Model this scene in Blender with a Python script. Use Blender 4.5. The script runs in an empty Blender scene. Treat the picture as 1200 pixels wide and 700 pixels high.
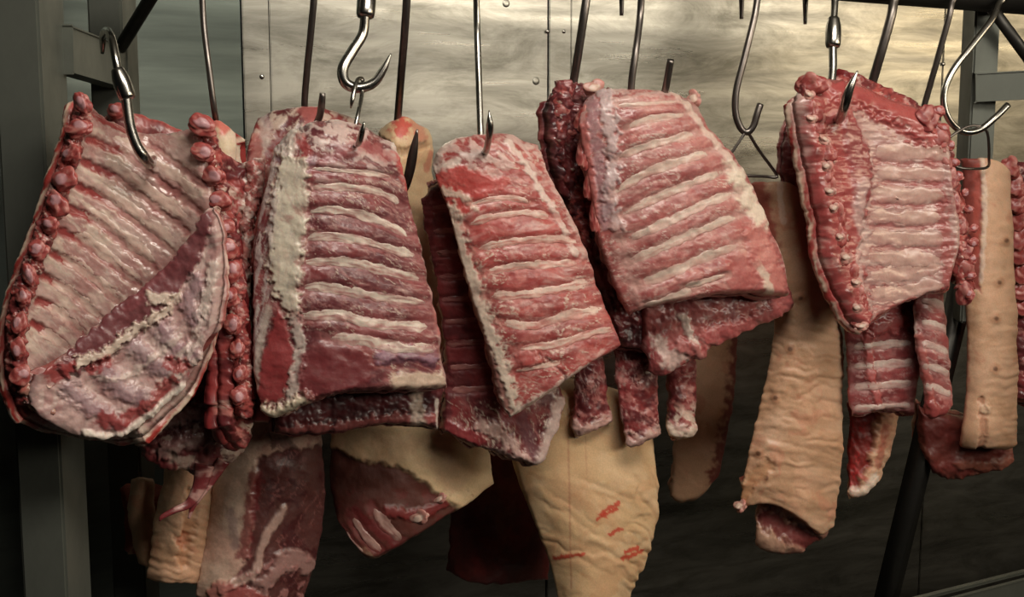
import bpy, bmesh, math, random
import numpy as np
from mathutils import Vector, Matrix, kdtree

scene = bpy.context.scene
COL = scene.collection
random.seed(7)

# ------------------------------------------------------------------ camera
CAMZ, PITCH, F = 1.75, math.radians(8.0), 1500.0
cam_d = bpy.data.cameras.new('camera')
cam_d.sensor_width = 36.0
cam_d.lens = 36.0 * F / 1200.0
cam = bpy.data.objects.new('camera', cam_d)
COL.objects.link(cam)
cam.location = (0, 0, CAMZ)
cam.rotation_euler = (math.pi / 2 - PITCH, 0, 0)
scene.camera = cam

# ------------------------------------------------------------------ world, lamps, exposure
world = bpy.data.worlds.new('world')
scene.world = world
world.use_nodes = True
world.node_tree.nodes['Background'].inputs[0].default_value = (0.50, 0.58, 0.60, 1)
world.node_tree.nodes['Background'].inputs[1].default_value = 0.010


def area(name, loc, target, sx, sy, power, col):
    d = bpy.data.lights.new(name, 'AREA')
    d.shape = 'RECTANGLE'
    d.size, d.size_y, d.energy, d.color = sx, sy, power, col
    o = bpy.data.objects.new(name, d)
    COL.objects.link(o)
    o.location = loc
    o.rotation_euler = (Vector(target) - Vector(loc)).to_track_quat('-Z', 'Y').to_euler()
    return o


area('ceiling_lamp_light', (0.60, 0.42, 2.85), (0.25, 1.75, 1.70), 1.3, 0.4, 30, (1.0, 0.93, 0.82))
area('room_lamp_light', (2.95, .5, 2.38), (0.3, 1.9, 1.85), 3.4, 0.6, 52, (1.0, 0.91, 0.77))
area('warm_fill_light', (3.08, 1.45, 2.02), (0.2, 1.9, 1.8), 1.0, 0.4, 6.5, (1.0, 0.80, 0.52))  # unseen warm light, added to brighten the right of the back wall

vs = scene.view_settings
vs.view_transform = 'Standard'
vs.look = 'None'
vs.gamma = 1.0
vs.exposure = 0.08
vs.use_curve_mapping = False

# ------------------------------------------------------------------ pixel -> place
K, Y0 = 0.42, 1.72                       # the rail runs along y = Y0 + K x at camera-clear distance
KN = math.sqrt(1 + K * K)
SP, CP = math.sin(PITCH), math.cos(PITCH)
RD = Vector((1 / KN, K / KN, 0))         # along the rail
RN = Vector((-K / KN, 1 / KN, 0))        # away from the viewer


def pnp(X, Y, off):
    """pixel arrays (1200x700 frame) and distance behind the rail plane -> world"""
    a = (np.asarray(X, float) - 600) / F
    b = (350 - np.asarray(Y, float)) / F
    dx, dy, dz = a, CP + SP * b, -SP + CP * b
    t = (Y0 + np.asarray(off, float) * KN) / (dy - K * dx)
    return np.stack([t * dx, t * dy, CAMZ + t * dz], -1)


def P(px, py, off=0.0):
    return Vector(pnp(px, py, off).tolist())


# ------------------------------------------------------------------ numpy noise
def gnoise(x, y, seed=0):
    x = np.asarray(x, float); y = np.asarray(y, float)
    xi = np.floor(x).astype(np.int64); yi = np.floor(y).astype(np.int64)
    xf = x - xi; yf = y - yi

    def g(ix, iy):
        h = (ix * 374761393 + iy * 668265263 + seed * 982451653) & 0x7fffffff
        h = ((h ^ (h >> 13)) * 1274126177) & 0x7fffffff
        h = h ^ (h >> 16)
        a = (h & 0xffff) * (2 * math.pi / 65536.0)
        return np.cos(a), np.sin(a)
    u = xf * xf * xf * (xf * (xf * 6 - 15) + 10)
    v = yf * yf * yf * (yf * (yf * 6 - 15) + 10)
    g00, g10, g01, g11 = g(xi, yi), g(xi + 1, yi), g(xi, yi + 1), g(xi + 1, yi + 1)
    n00 = g00[0] * xf + g00[1] * yf
    n10 = g10[0] * (xf - 1) + g10[1] * yf
    n01 = g01[0] * xf + g01[1] * (yf - 1)
    n11 = g11[0] * (xf - 1) + g11[1] * (yf - 1)
    return ((n00 * (1 - u) + n10 * u) * (1 - v) + (n01 * (1 - u) + n11 * u) * v) * 1.5


def fbm(x, y, seed=0, o=4):
    s, a, f = 0, 1.0, 1.0
    for i in range(o):
        s = s + a * gnoise(np.asarray(x) * f, np.asarray(y) * f, seed + i * 17)
        a *= 0.5; f *= 2.03
    return s


def sstep(a, b, x):
    t = np.clip((x - a) / (b - a + 1e-9), 0, 1)
    return t * t * (3 - 2 * t)


def lin(c):
    c = np.asarray(c, float) / 255.0
    return np.where(c <= 0.04045, c / 12.92, ((c + 0.055) / 1.055) ** 2.4)


def catmull(pts, n):
    """n points evenly along a smooth curve through pts"""
    pts = np.asarray(pts, float)
    if len(pts) == 2:
        t = np.linspace(0, 1, n)[:, None]
        return pts[0] * (1 - t) + pts[1] * t
    p = np.vstack([2 * pts[0] - pts[1], pts, 2 * pts[-1] - pts[-2]])
    out = []
    for i in range(1, len(p) - 2):
        t = np.linspace(0, 1, 24, endpoint=False)[:, None]
        a, b, c, d = p[i - 1], p[i], p[i + 1], p[i + 2]
        out.append(0.5 * (2 * b + (c - a) * t + (2 * a - 5 * b + 4 * c - d) * t * t + (3 * b - a - 3 * c + d) * t ** 3))
    out = np.vstack(out + [pts[-1:]])
    s = np.concatenate([[0], np.cumsum(np.linalg.norm(np.diff(out, axis=0), axis=1))])
    q = np.linspace(0, s[-1], n)
    return np.stack([np.interp(q, s, out[:, k]) for k in range(out.shape[1])], -1)


# ------------------------------------------------------------------ materials
def new_mat(name):
    m = bpy.data.materials.new(name)
    m.use_nodes = True
    nt = m.node_tree
    b = nt.nodes['Principled BSDF']
    return m, nt, b, nt.nodes, nt.links


def flesh_mat(name, rough=(0.30, 0.55), bump=0.16, fiber=240, coat=0.22, sss=0.10, var=0.10, rad=(0.008, 0.002, 0.0012)):
    m, nt, b, N, L = new_mat(name)
    at = N.new('ShaderNodeAttribute'); at.attribute_name = 'tint'
    tc = N.new('ShaderNodeTexCoord')
    n1 = N.new('ShaderNodeTexNoise'); n1.inputs['Scale'].default_value = fiber
    n1.inputs['Detail'].default_value = 4
    n2 = N.new('ShaderNodeTexNoise'); n2.inputs['Scale'].default_value = 70
    n2.inputs['Detail'].default_value = 5
    L.new(tc.outputs['Object'], n1.inputs['Vector'])
    L.new(tc.outputs['Object'], n2.inputs['Vector'])
    r = N.new('ShaderNodeMapRange')
    r.inputs[1].default_value = 0.3; r.inputs[2].default_value = 0.7
    r.inputs[3].default_value = 1 - var; r.inputs[4].default_value = 1 + var
    L.new(n1.outputs['Fac'], r.inputs[0])
    mx = N.new('ShaderNodeMix'); mx.data_type = 'RGBA'; mx.blend_type = 'MULTIPLY'
    mx.inputs[0].default_value = 1.0
    L.new(at.outputs['Color'], mx.inputs[6]); L.new(r.outputs[0], mx.inputs[7])
    L.new(mx.outputs[2], b.inputs['Base Color'])
    rr = N.new('ShaderNodeMapRange')
    rr.inputs[1].default_value = 0.35; rr.inputs[2].default_value = 0.65
    rr.inputs[3].default_value = rough[0]; rr.inputs[4].default_value = rough[1]
    L.new(n2.outputs['Fac'], rr.inputs[0]); L.new(rr.outputs[0], b.inputs['Roughness'])
    ad = N.new('ShaderNodeMath'); ad.operation = 'ADD'
    L.new(n1.outputs['Fac'], ad.inputs[0]); L.new(n2.outputs['Fac'], ad.inputs[1])
    bp = N.new('ShaderNodeBump'); bp.inputs['Strength'].default_value = bump
    bp.inputs['Distance'].default_value = 0.0025
    L.new(ad.outputs[0], bp.inputs['Height']); L.new(bp.outputs[0], b.inputs['Normal'])
    b.inputs['Coat Weight'].default_value = coat
    b.inputs['Coat Roughness'].default_value = 0.22
    b.inputs['Subsurface Weight'].default_value = sss
    b.inputs['Subsurface Radius'].default_value = rad
    b.inputs['Subsurface Scale'].default_value = 1.0
    return m


M_MEAT = flesh_mat('raw_meat')
M_BONE = flesh_mat('rib_bone_and_fat', rough=(0.32, 0.52), bump=0.14, fiber=180, coat=0.18, sss=0.12)
M_MEMB = flesh_mat('rib_membrane', rough=(0.22, 0.42), bump=0.10, fiber=200, coat=0.5, sss=0.10, var=0.07)
M_SKIN = flesh_mat('pig_skin', rough=(0.42, 0.62), bump=0.08, fiber=420, coat=0.06, sss=0.2, var=0.08)


def steel_mat(name, base, rough, metallic=1.0, streak=(4, 4, 60), dirt=0.35, bump=0.1):
    m, nt, b, N, L = new_mat(name)
    tc = N.new('ShaderNodeTexCoord'); mp = N.new('ShaderNodeMapping')
    mp.inputs['Scale'].default_value = streak
    L.new(tc.outputs['Object'], mp.inputs[0])
    n1 = N.new('ShaderNodeTexNoise'); n1.inputs['Scale'].default_value = 1; n1.inputs['Detail'].default_value = 6
    n1.inputs['Roughness'].default_value = 0.65
    L.new(mp.outputs[0], n1.inputs['Vector'])
    cr = N.new('ShaderNodeValToRGB')
    cr.color_ramp.elements[0].position = 0.3; cr.color_ramp.elements[1].position = 0.68
    bl = [*(lin(base)), 1]
    dk = [*(lin(base) * (1 - dirt)), 1]
    cr.color_ramp.elements[0].color = dk; cr.color_ramp.elements[1].color = bl
    L.new(n1.outputs['Fac'], cr.inputs[0]); L.new(cr.outputs[0], b.inputs['Base Color'])
    rr = N.new('ShaderNodeMapRange')
    rr.inputs[1].default_value = 0.3; rr.inputs[2].default_value = 0.7
    rr.inputs[3].default_value = rough[1]; rr.inputs[4].default_value = rough[0]
    L.new(n1.outputs['Fac'], rr.inputs[0]); L.new(rr.outputs[0], b.inputs['Roughness'])
    bp = N.new('ShaderNodeBump'); bp.inputs['Strength'].default_value = bump; bp.inputs['Distance'].default_value = 0.002
    L.new(n1.outputs['Fac'], bp.inputs['Height']); L.new(bp.outputs[0], b.inputs['Normal'])
    b.inputs['Metallic'].default_value = metallic
    return m


M_WALL = steel_mat('brushed_wall_steel', (184, 180, 168), (0.24, 0.40), 0.96, (2.2, 2.2, 34), 0.35, 0.08)
nt = M_WALL.node_tree; N, L = nt.nodes, nt.links
tc = N.new('ShaderNodeTexCoord'); mp = N.new('ShaderNodeMapping'); mp.inputs['Scale'].default_value = (3.5, 3.5, 13)
n2 = N.new('ShaderNodeTexNoise'); n2.inputs['Scale'].default_value = 1.6; n2.inputs['Detail'].default_value = 9; n2.inputs['Roughness'].default_value = .72
n2.inputs['Distortion'].default_value = .8
cr = N.new('ShaderNodeValToRGB'); cr.color_ramp.elements[0].position = .40; cr.color_ramp.elements[1].position = .66
cr.color_ramp.elements[0].color = (1, 1, 1, 1); cr.color_ramp.elements[1].color = (.50, .50, .48, 1)
mx = N.new('ShaderNodeMix'); mx.data_type = 'RGBA'; mx.blend_type = 'MULTIPLY'; mx.inputs[0].default_value = 1
b = N['Principled BSDF']; src = b.inputs['Base Color'].links[0].from_socket
L.new(tc.outputs['Object'], mp.inputs[0]); L.new(mp.outputs[0], n2.inputs['Vector']); L.new(n2.outputs['Fac'], cr.inputs[0])
L.new(src, mx.inputs[6]); L.new(cr.outputs[0], mx.inputs[7]); L.new(mx.outputs[2], b.inputs['Base Color'])
M_WALLD = steel_mat('dull_wall_steel', (104, 112, 106), (0.38, 0.5), 0.9, (2.2, 2.2, 30), 0.3, 0.06)
M_FRAME = steel_mat('frame_steel', (112, 115, 106), (0.40, 0.56), 0.5, (12, 12, 6), 0.3, 0.05)
M_RAIL = steel_mat('dark_rail_steel', (74, 72, 68), (0.4, 0.6), 0.9, (20, 20, 20), 0.4, 0.1)
M_HOOK = steel_mat('polished_hook_steel', (176, 172, 164), (0.16, 0.30), 1.0, (60, 60, 30), 0.25, 0.05)
M_HOOKD = steel_mat('stained_hook_steel', (132, 124, 118), (0.28, 0.45), 0.95, (60, 60, 30), 0.45, 0.1)
M_FLOOR = steel_mat('wet_dark_floor', (24, 22, 20), (0.3, 0.55), 0.0, (8, 8, 8), 0.5, 0.2)
M_CEIL = steel_mat('ceiling_paint', (120, 118, 110), (0.6, 0.8), 0.0, (3, 3, 3), 0.2, 0.05)
M_DARKWALL = steel_mat('dark_side_wall', (40, 39, 36), (0.55, 0.8), 0.0, (3, 3, 3), 0.3, 0.05)


# ------------------------------------------------------------------ object helpers
def tag(o, label=None, cat=None, group=None, kind=None):
    if label: o['label'] = label
    if cat: o['category'] = cat
    if group: o['group'] = group
    if kind: o['kind'] = kind
    return o


def empty(name, loc, label, cat, group=None):
    o = bpy.data.objects.new(name, None)
    o.empty_display_size = 0.05
    COL.objects.link(o)
    o.location = loc
    tag(o, label, cat, group)
    return o


def link(name, me, mat, parent=None, origin=None):
    o = bpy.data.objects.new(name, me)
    COL.objects.link(o)
    if len(me.materials) == 0:
        me.materials.append(mat)
    if origin is not None:
        o.location = origin
    if parent is not None:
        o.parent = parent
        o.location = Vector(o.location) - Vector(parent.location)
    return o


def mesh_np(name, co, quads, col=None, smooth=True):
    me = bpy.data.meshes.new(name)
    co = np.asarray(co, np.float32)
    quads = np.asarray(quads, np.int32)
    k = quads.shape[1]
    me.vertices.add(len(co)); me.vertices.foreach_set('co', co.ravel())
    me.loops.add(quads.size); me.loops.foreach_set('vertex_index', quads.ravel())
    me.polygons.add(len(quads))
    me.polygons.foreach_set('loop_start', np.arange(0, quads.size, k, dtype=np.int32))
    me.update(calc_edges=True)
    me.polygons.foreach_set('use_smooth', np.full(len(quads), smooth))
    if col is not None:
        a = me.attributes.new('tint', 'FLOAT_COLOR', 'POINT')
        c = np.ones((len(co), 4), np.float32); c[:, :3] = col
        a.data.foreach_set('color', c.ravel())
    me.validate()
    return me


def grid_quads(nu, nv, base=0, flip=False):
    i = np.arange(nv - 1)[:, None] * nu + np.arange(nu - 1)[None, :] + base
    q = np.stack([i, i + nu, i + nu + 1, i + 1], -1).reshape(-1, 4)
    return q[:, ::-1] if flip else q


# palette (sRGB)
RED = (150, 50, 46); DRED = (100, 28, 32); BRED = (186, 58, 48); PINK = (196, 118, 108)
FAT = (214, 190, 168); CREAM = (206, 186, 156); MEMB = (200, 152, 144); LILAC = (178, 142, 150)
SKIN = (204, 164, 134); SKINP = (212, 158, 136); WHITE = (226, 208, 192); DARK = (60, 18, 20)


class Slab:
    """a thick sheet of meat spanned between four traced edges (top/bottom left->right, left/right top->bottom)"""

    def __init__(s, top, bottom, left, right, off, thick=0.03, bulge=0.0, roll=(0, .3), rollb=(0, .3), tilt=0.0, lr=0.0,
                 rag=2.5, er=0.012, drop=0.5, dfn=None, step=1.35, seed=1, px_edge=0.35):
        A = [np.asarray(c, float) for c in (top, bottom, left, right)]
        ln = lambda c: np.linalg.norm(np.diff(c, axis=0), axis=1).sum()
        nu = int(max(16, max(ln(A[0]), ln(A[1])) / step)); nv = int(max(16, max(ln(A[2]), ln(A[3])) / step))
        s.nu, s.nv, s.seed, s.thick = nu, nv, seed, thick
        T, B, L, R = catmull(A[0], nu), catmull(A[1], nu), catmull(A[2], nv), catmull(A[3], nv)
        u = np.linspace(0, 1, nu)[None, :, None]; v = np.linspace(0, 1, nv)[:, None, None]
        C = ((1 - v) * T[None] + v * B[None] + (1 - u) * L[:, None] + u * R[:, None]
             - (1 - u) * (1 - v) * T[0] - u * (1 - v) * T[-1] - (1 - u) * v * B[0] - u * v * B[-1])
        X, Y = C[..., 0], C[..., 1]
        U = np.broadcast_to(u[..., 0], X.shape); V = np.broadcast_to(v[..., 0], X.shape)
        W = np.ptp(X) * 0.00115; H = np.ptp(Y) * 0.00115
        e = np.minimum(np.minimum(U, 1 - U) * W, np.minimum(V, 1 - V) * H)
        k = np.exp(-e / 0.012) * rag
        X = X + k * fbm(C[..., 0] / 18, C[..., 1] / 18, seed + 301, 3)
        Y = Y + k * fbm(C[..., 0] / 18, C[..., 1] / 18, seed + 302, 3)
        d = off + bulge * (2 * U - 1) ** 2 + tilt * V + lr * (U - .5)
        ra, rf = roll
        q = np.clip(1 - V / rf, 0, 1); d = d + ra * (1 - np.sqrt(np.clip(1 - q * q, 0, 1)))
        ra, rf = rollb
        q = np.clip(1 - (1 - V) / rf, 0, 1); d = d + ra * (1 - np.sqrt(np.clip(1 - q * q, 0, 1)))
        if dfn is not None:
            d = d + dfn(U, V, X, Y)
        s.X, s.Y, s.U, s.V, s.e, s.d = X, Y, U, V, e, d
        s.er, s.drop = er, drop
        s.h = np.zeros(X.shape)
        s.c = np.zeros(X.shape + (3,)) + lin(RED)
        s.ribspec = []
        s.edge = (RED, FAT)

    # ---- relief
    def lumps(s, amp, sc, sy=None, oct=3, ang=0, seed=0):
        c, n = math.cos(math.radians(ang)), math.sin(math.radians(ang))
        xr = s.X * c + s.Y * n; yr = -s.X * n + s.Y * c
        s.h = s.h + amp * fbm(xr / sc, yr / (sy or sc), s.seed + 50 + seed, oct)
        return s

    # ---- colour
    def mix(s, col, m):
        s.c = s.c * (1 - m[..., None]) + lin(col) * m[..., None]

    def base(s, c1, c2, sc=45, lo=-.35, hi=.35, seed=0):
        s.c = np.zeros(s.X.shape + (3,)) + lin(c1)
        s.mix(c2, sstep(lo, hi, fbm(s.X / sc, s.Y / sc, s.seed + 3 + seed)))
        return s

    def mottle(s, col, sc, thr, soft=.15, amt=.8, ang=0, sy=None, seed=0, h=0.0, mask=None):
        c, n = math.cos(math.radians(ang)), math.sin(math.radians(ang))
        xr = s.X * c + s.Y * n; yr = -s.X * n + s.Y * c
        w = fbm(s.X / (sc * .7), s.Y / (sc * .7), s.seed + 91 + seed) * 0.4
        m = sstep(thr, thr + soft, fbm(xr / sc + w, yr / (sy or sc) + w, s.seed + 70 + seed)) * amt
        if mask is not None: m = m * mask
        s.mix(col, m); s.h = s.h + h * m
        return s

    def veins(s, col, L, Wd, ang, thr=.75, amt=.8, seed=0, h=0.0, cover=0.0, mask=None):
        """thin branching streaks running at the given angle"""
        c, n = math.cos(math.radians(ang)), math.sin(math.radians(ang))
        xr = s.X * c + s.Y * n; yr = -s.X * n + s.Y * c
        w = fbm(s.X / 30, s.Y / 30, s.seed + 11 + seed) * 0.55
        f = fbm(xr / L + w, yr / Wd + w * 1.4, s.seed + 23 + seed)
        m = sstep(thr, 1, 1 - np.abs(f) * 1.6) * sstep(cover - .25, cover + .25, fbm(s.X / 50, s.Y / 50, s.seed + 37 + seed)) * amt
        if mask is not None: m = m * mask
        s.mix(col, m); s.h = s.h + h * m
        return s

    def fibers(s, col, L, Wd, ang, amt=.4, lo=-.1, hi=.6, seed=0, h=0.0, mask=None):
        c, n = math.cos(math.radians(ang)), math.sin(math.radians(ang))
        xr = s.X * c + s.Y * n; yr = -s.X * n + s.Y * c
        w = fbm(s.X / 60, s.Y / 60, s.seed + 211 + seed, 2) * .8
        f = fbm(xr / L + w, yr / Wd + w * 3, s.seed + 223 + seed, 3)
        g = sstep(-.4, .4, fbm(s.X / 70, s.Y / 70, s.seed + 231 + seed, 2))
        m = sstep(lo, hi, f) * amt * (.35 + .65 * g)
        if mask is not None: m = m * mask
        s.mix(col, m); s.h = s.h + h * m
        return s

    def dist(s, pts):
        pts = np.asarray(pts, float)
        if len(pts) == 1:
            return np.hypot(s.X - pts[0, 0], s.Y - pts[0, 1])
        if len(pts) > 2:
            pts = catmull(pts, 4 * len(pts))
        D = np.full(s.X.shape, 1e9)
        for a, b in zip(pts[:-1], pts[1:]):
            ab = b - a
            t = np.clip(((s.X - a[0]) * ab[0] + (s.Y - a[1]) * ab[1]) / (ab @ ab + 1e-9), 0, 1)
            D = np.minimum(D, np.hypot(s.X - a[0] - t * ab[0], s.Y - a[1] - t * ab[1]))
        return D

    def stroke(s, pts, w, col=None, amt=.9, h=0.0, rag=.45, soft=.5, rs=9, seed=0):
        d = s.dist(pts) + w * rag * fbm(s.X / rs, s.Y / rs, s.seed + 131 + seed)
        m = sstep(w * (1 + soft * .5), w * (1 - soft), d)
        if col is not None: s.mix(col, m * amt)
        s.h = s.h + h * m
        return s

    def poly(s, pts, col, amt=.9, soft=6, h=0.0, rag=5, rs=12, seed=0):
        """a traced patch"""
        pts = np.asarray(pts, float)
        X = s.X + rag * fbm(s.X / rs, s.Y / rs, s.seed + 5 + seed); Y = s.Y + rag * fbm(s.X / rs, s.Y / rs, s.seed + 6 + seed)
        ins = np.zeros(X.shape, bool)
        for a, b in zip(pts, np.roll(pts, -1, 0)):
            c = ((a[1] > Y) != (b[1] > Y)) & (X < (b[0] - a[0]) * (Y - a[1]) / (b[1] - a[1] + 1e-9) + a[0])
            ins ^= c
        D = np.full(X.shape, 1e9)
        for a, b in zip(pts, np.roll(pts, -1, 0)):
            ab = b - a
            t = np.clip(((X - a[0]) * ab[0] + (Y - a[1]) * ab[1]) / (ab @ ab + 1e-9), 0, 1)
            D = np.minimum(D, np.hypot(X - a[0] - t * ab[0], Y - a[1] - t * ab[1]))
        m = sstep(-soft * .5, soft * .5, np.where(ins, D, -D))
        if col is not None: s.mix(col, m * amt)
        s.h = s.h + h * m
        return m

    def rib(s, pts, w=9, h=.0022, col=FAT, col2=PINK, groove=.0015, fade=.15, soft=0.6, brk=.7):
        s.ribspec.append((pts, w, h, col, col2, fade, brk))
        s.stroke(pts, w * .75, None, h=-groove, rag=.2)
        s.stroke(pts, w * 1.15, col2, amt=soft * .3, rag=.9, rs=13, soft=.95)
        s.stroke(pts, w * .6, col2, amt=soft, rag=.8, rs=10, seed=3)
        return s

    # ---- mesh
    def build(s, name, parent, mat=None, label=None):
        mat = mat or M_MEAT
        if mat in (M_MEAT, M_MEMB):
            s.c = s.c * .83 + (s.c @ np.array([.34, .5, .16]))[..., None] * .18
        p = pnp(s.X, s.Y, s.d)
        du = np.gradient(p, axis=1); dv = np.gradient(p, axis=0)
        n = np.cross(dv, du)
        n /= np.linalg.norm(n, axis=-1, keepdims=True) + 1e-12
        sgn = np.sign((n @ np.array([0, -1.0, 0.0])).mean())
        n *= sgn                                           # towards the viewer
        ker = np.hanning(17)[1:-1]; ker /= ker.sum()
        for ax in (0, 1):                                  # even out the normals so ragged borders stay clean
            n = np.apply_along_axis(lambda a: np.convolve(np.pad(a, 7, 'edge'), ker, 'valid'), ax, n)
        n /= np.linalg.norm(n, axis=-1, keepdims=True) + 1e-12
        t = s.thick
        q = np.clip(1 - s.e / s.er, 0, 1)
        fall = t * s.drop * (1 - np.sqrt(np.clip(1 - q * q, 0, 1)))
        hh = s.h * np.clip(s.e / 0.004, 0.25, 1)
        f = p + n * (hh - fall)[..., None]
        s.f, s.n = f, n
        b = p - n * t
        nu, nv = s.nu, s.nv
        org = np.asarray(parent.location) if parent is not None else np.zeros(3)
        co = [f.reshape(-1, 3)]; cc = [s.c.reshape(-1, 3)]
        fl = sgn > 0
        quads = [grid_quads(nu, nv, 0, not fl)]
        # rounded side strip around the border
        idx = np.concatenate([np.arange(nu), np.arange(1, nv) * nu + nu - 1,
                              (nv - 1) * nu + np.arange(nu - 2, -1, -1), np.arange(nv - 2, 0, -1) * nu])
        fb = f.reshape(-1, 3)[idx]; bb = b.reshape(-1, 3)[idx]
        inn = p.reshape(-1, 3)[idx]
        ctr = p.reshape(-1, 3).mean(0)
        tan = np.roll(inn, -3, 0) - np.roll(inn, 3, 0)
        out = np.cross(tan, n.reshape(-1, 3)[idx]); out /= np.linalg.norm(out, axis=1, keepdims=True) + 1e-9
        out *= np.sign((out * (inn - ctr)).sum(1, keepdims=True).mean() + 1e-9)
        kw = 31                                             # even out the outward direction along the border
        ker = np.hanning(kw + 2)[1:-1]; ker /= ker.sum()
        out = np.stack([np.convolve(np.concatenate([out[-kw:, k], out[:, k], out[:kw, k]]), ker, 'same')[kw:-kw] for k in range(3)], -1)
        px = np.stack([s.X.reshape(-1)[idx], s.Y.reshape(-1)[idx]], -1)
        rings, M = 7, len(idx)
        last = np.arange(M) * 0 + idx
        n0 = nu * nv
        sc = s.c.reshape(-1, 3)[idx]
        ecol1, ecol2 = lin(s.edge[0]), lin(s.edge[1])
        for r in range(1, rings + 1):
            a = r / rings
            nz = fbm(px[:, 0] / 26 + a * 1.2, px[:, 1] / 26 - a * 1.5, s.seed + 8)
            pos = fb * (1 - a) + bb * a + out * (math.sin(a * math.pi) * min(t * .14, .005) + nz[:, None] * .0010 * math.sin(a * math.pi))
            m = sstep(-.2, .25, nz)[:, None]
            ec = ecol1 * (1 - m) + ecol2 * m
            k = min(1, a * 2.2)
            co.append(pos); cc.append(sc * (1 - k) + ec * k)
            cur = n0 + (r - 1) * M + np.arange(M)
            qd = np.stack([last, np.roll(last, -1), np.roll(cur, -1), cur], -1)
            quads.append(qd if not fl else qd[:, ::-1])
            last = cur
        n1 = n0 + rings * M
        su = np.unique(np.round(np.linspace(0, nu - 1, max(6, nu // 7))).astype(int))
        sv = np.unique(np.round(np.linspace(0, nv - 1, max(6, nv // 7))).astype(int))
        bk = b[np.ix_(sv, su)]
        co.append(bk.reshape(-1, 3)); cc.append(np.tile(ecol1, (bk.shape[0] * bk.shape[1], 1)))
        quads.append(grid_quads(len(su), len(sv), n1, fl))
        co = np.concatenate(co) - org
        me = mesh_np(name, co, np.concatenate(quads), np.concatenate(cc))
        o = link(name, me, mat, parent, origin=parent.location if parent is not None else None)
        if label: o['label'] = label
        s.obj, s.parent = o, parent
        if s.ribspec:
            s._kd()
            for r in s.ribspec:
                s._rib(*r)
        return o

    def _kd(s):
        st = 2
        xs = s.X[::st, ::st].ravel(); ys = s.Y[::st, ::st].ravel()
        s.kf = s.f[::st, ::st].reshape(-1, 3); s.kc = s.c[::st, ::st].reshape(-1, 3); s.kn = s.n[::st, ::st].reshape(-1, 3)
        kd = kdtree.KDTree(len(xs))
        for i, (x, y) in enumerate(zip(xs.tolist(), ys.tolist())):
            kd.insert((x, y, 0), i)
        kd.balance()
        s.kd = kd

    def surf(s, x, y):
        r = s.kd.find_n((x, y, 0), 4)
        w = np.array([1 / (q[2] ** 2 + .05) for q in r]); w /= w.sum()
        i = [q[1] for q in r]
        nn = (s.kn[i] * w[:, None]).sum(0)
        return (s.kf[i] * w[:, None]).sum(0), nn / np.linalg.norm(nn), (s.kc[i] * w[:, None]).sum(0)

    def _rib(s, pts, w, h, col, col2, fade, brk):
        ln = np.linalg.norm(np.diff(np.asarray(pts, float), axis=0), axis=1).sum()
        n = int(max(14, ln / 2.4)); m = 11
        sp = catmull(pts, n)
        tg = np.gradient(sp, axis=0); tg /= np.linalg.norm(tg, axis=1, keepdims=True)
        pr = np.stack([-tg[:, 1], tg[:, 0]], -1)
        a = np.linspace(0, 1, n); sd = s.seed + int(pts[0][1]) * 3
        wid = w * (1 + .32 * fbm(a * ln / 26, a * 0 + 1.3, sd, 2))
        end = np.clip(np.minimum(a, 1 - a) / fade, 0, 1) ** .6
        cs = np.linspace(-1, 1, m)
        cw = cs[None, :] + .22 * fbm(a[:, None] * ln / 13 + cs * .3, cs[None, :] * 1.5 + a[:, None] * 0, sd + 5, 2)
        pxs = sp[:, None, :] + pr[:, None, :] * (cw * wid[:, None] * (.35 + .65 * end[:, None]) * .62)[..., None]
        nz = fbm(pxs[..., 0] / 8, pxs[..., 1] / 8, sd + 9)
        nb = fbm(pxs[..., 0] / 28, pxs[..., 1] / 12, sd + 12)
        hh = (.26 * h * (1 - np.abs(cs[None]) ** 3) + .0004 * nz) * end[:, None] - .0011 * (1 - end[:, None]) - .0008 * np.abs(cs[None]) ** 4
        ns = fbm(a[:, None] * ln / 34 + 5, cs[None] * 2.2 + .4 * nb, sd + 21, 3)
        co = np.zeros((n, m, 3)); lc = np.zeros((n, m, 3))
        for i in range(n):
            for j in range(m):
                f, nn, lc[i, j] = s.surf(pxs[i, j, 0], pxs[i, j, 1])
                co[i, j] = f + nn * hh[i, j]
        up = cs[None] * (1 if pr[:, 1].mean() > 0 else -1)          # +1 on the lower side
        k = np.clip(.18 + .45 * up + .9 * brk * ns + .25 * nz, 0, 1)[..., None]
        c = lin(col) * (1 - k) + lin(col2) * k
        k = np.clip(.1 + 1.1 * np.abs(cs[None]) ** 4 + .35 * np.clip(up, 0, 1) + brk * (.9 * ns + .4 * nb) + .8 * (1 - end[:, None]), 0, 1)[..., None] * .95
        c = c * (1 - k) + lc * k
        org = np.asarray(s.parent.location)
        me = mesh_np('rib', co.reshape(-1, 3) - org, grid_quads(m, n), c.reshape(-1, 3))
        flip = np.cross(co[n // 2 + 1, m // 2] - co[n // 2, m // 2], co[n // 2, m // 2 + 1] - co[n // 2, m // 2])[1] > 0
        link('rib', me, M_MEMB if s.obj.data.materials[0] == M_MEMB else M_BONE, s.parent, origin=s.parent.location)


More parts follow.
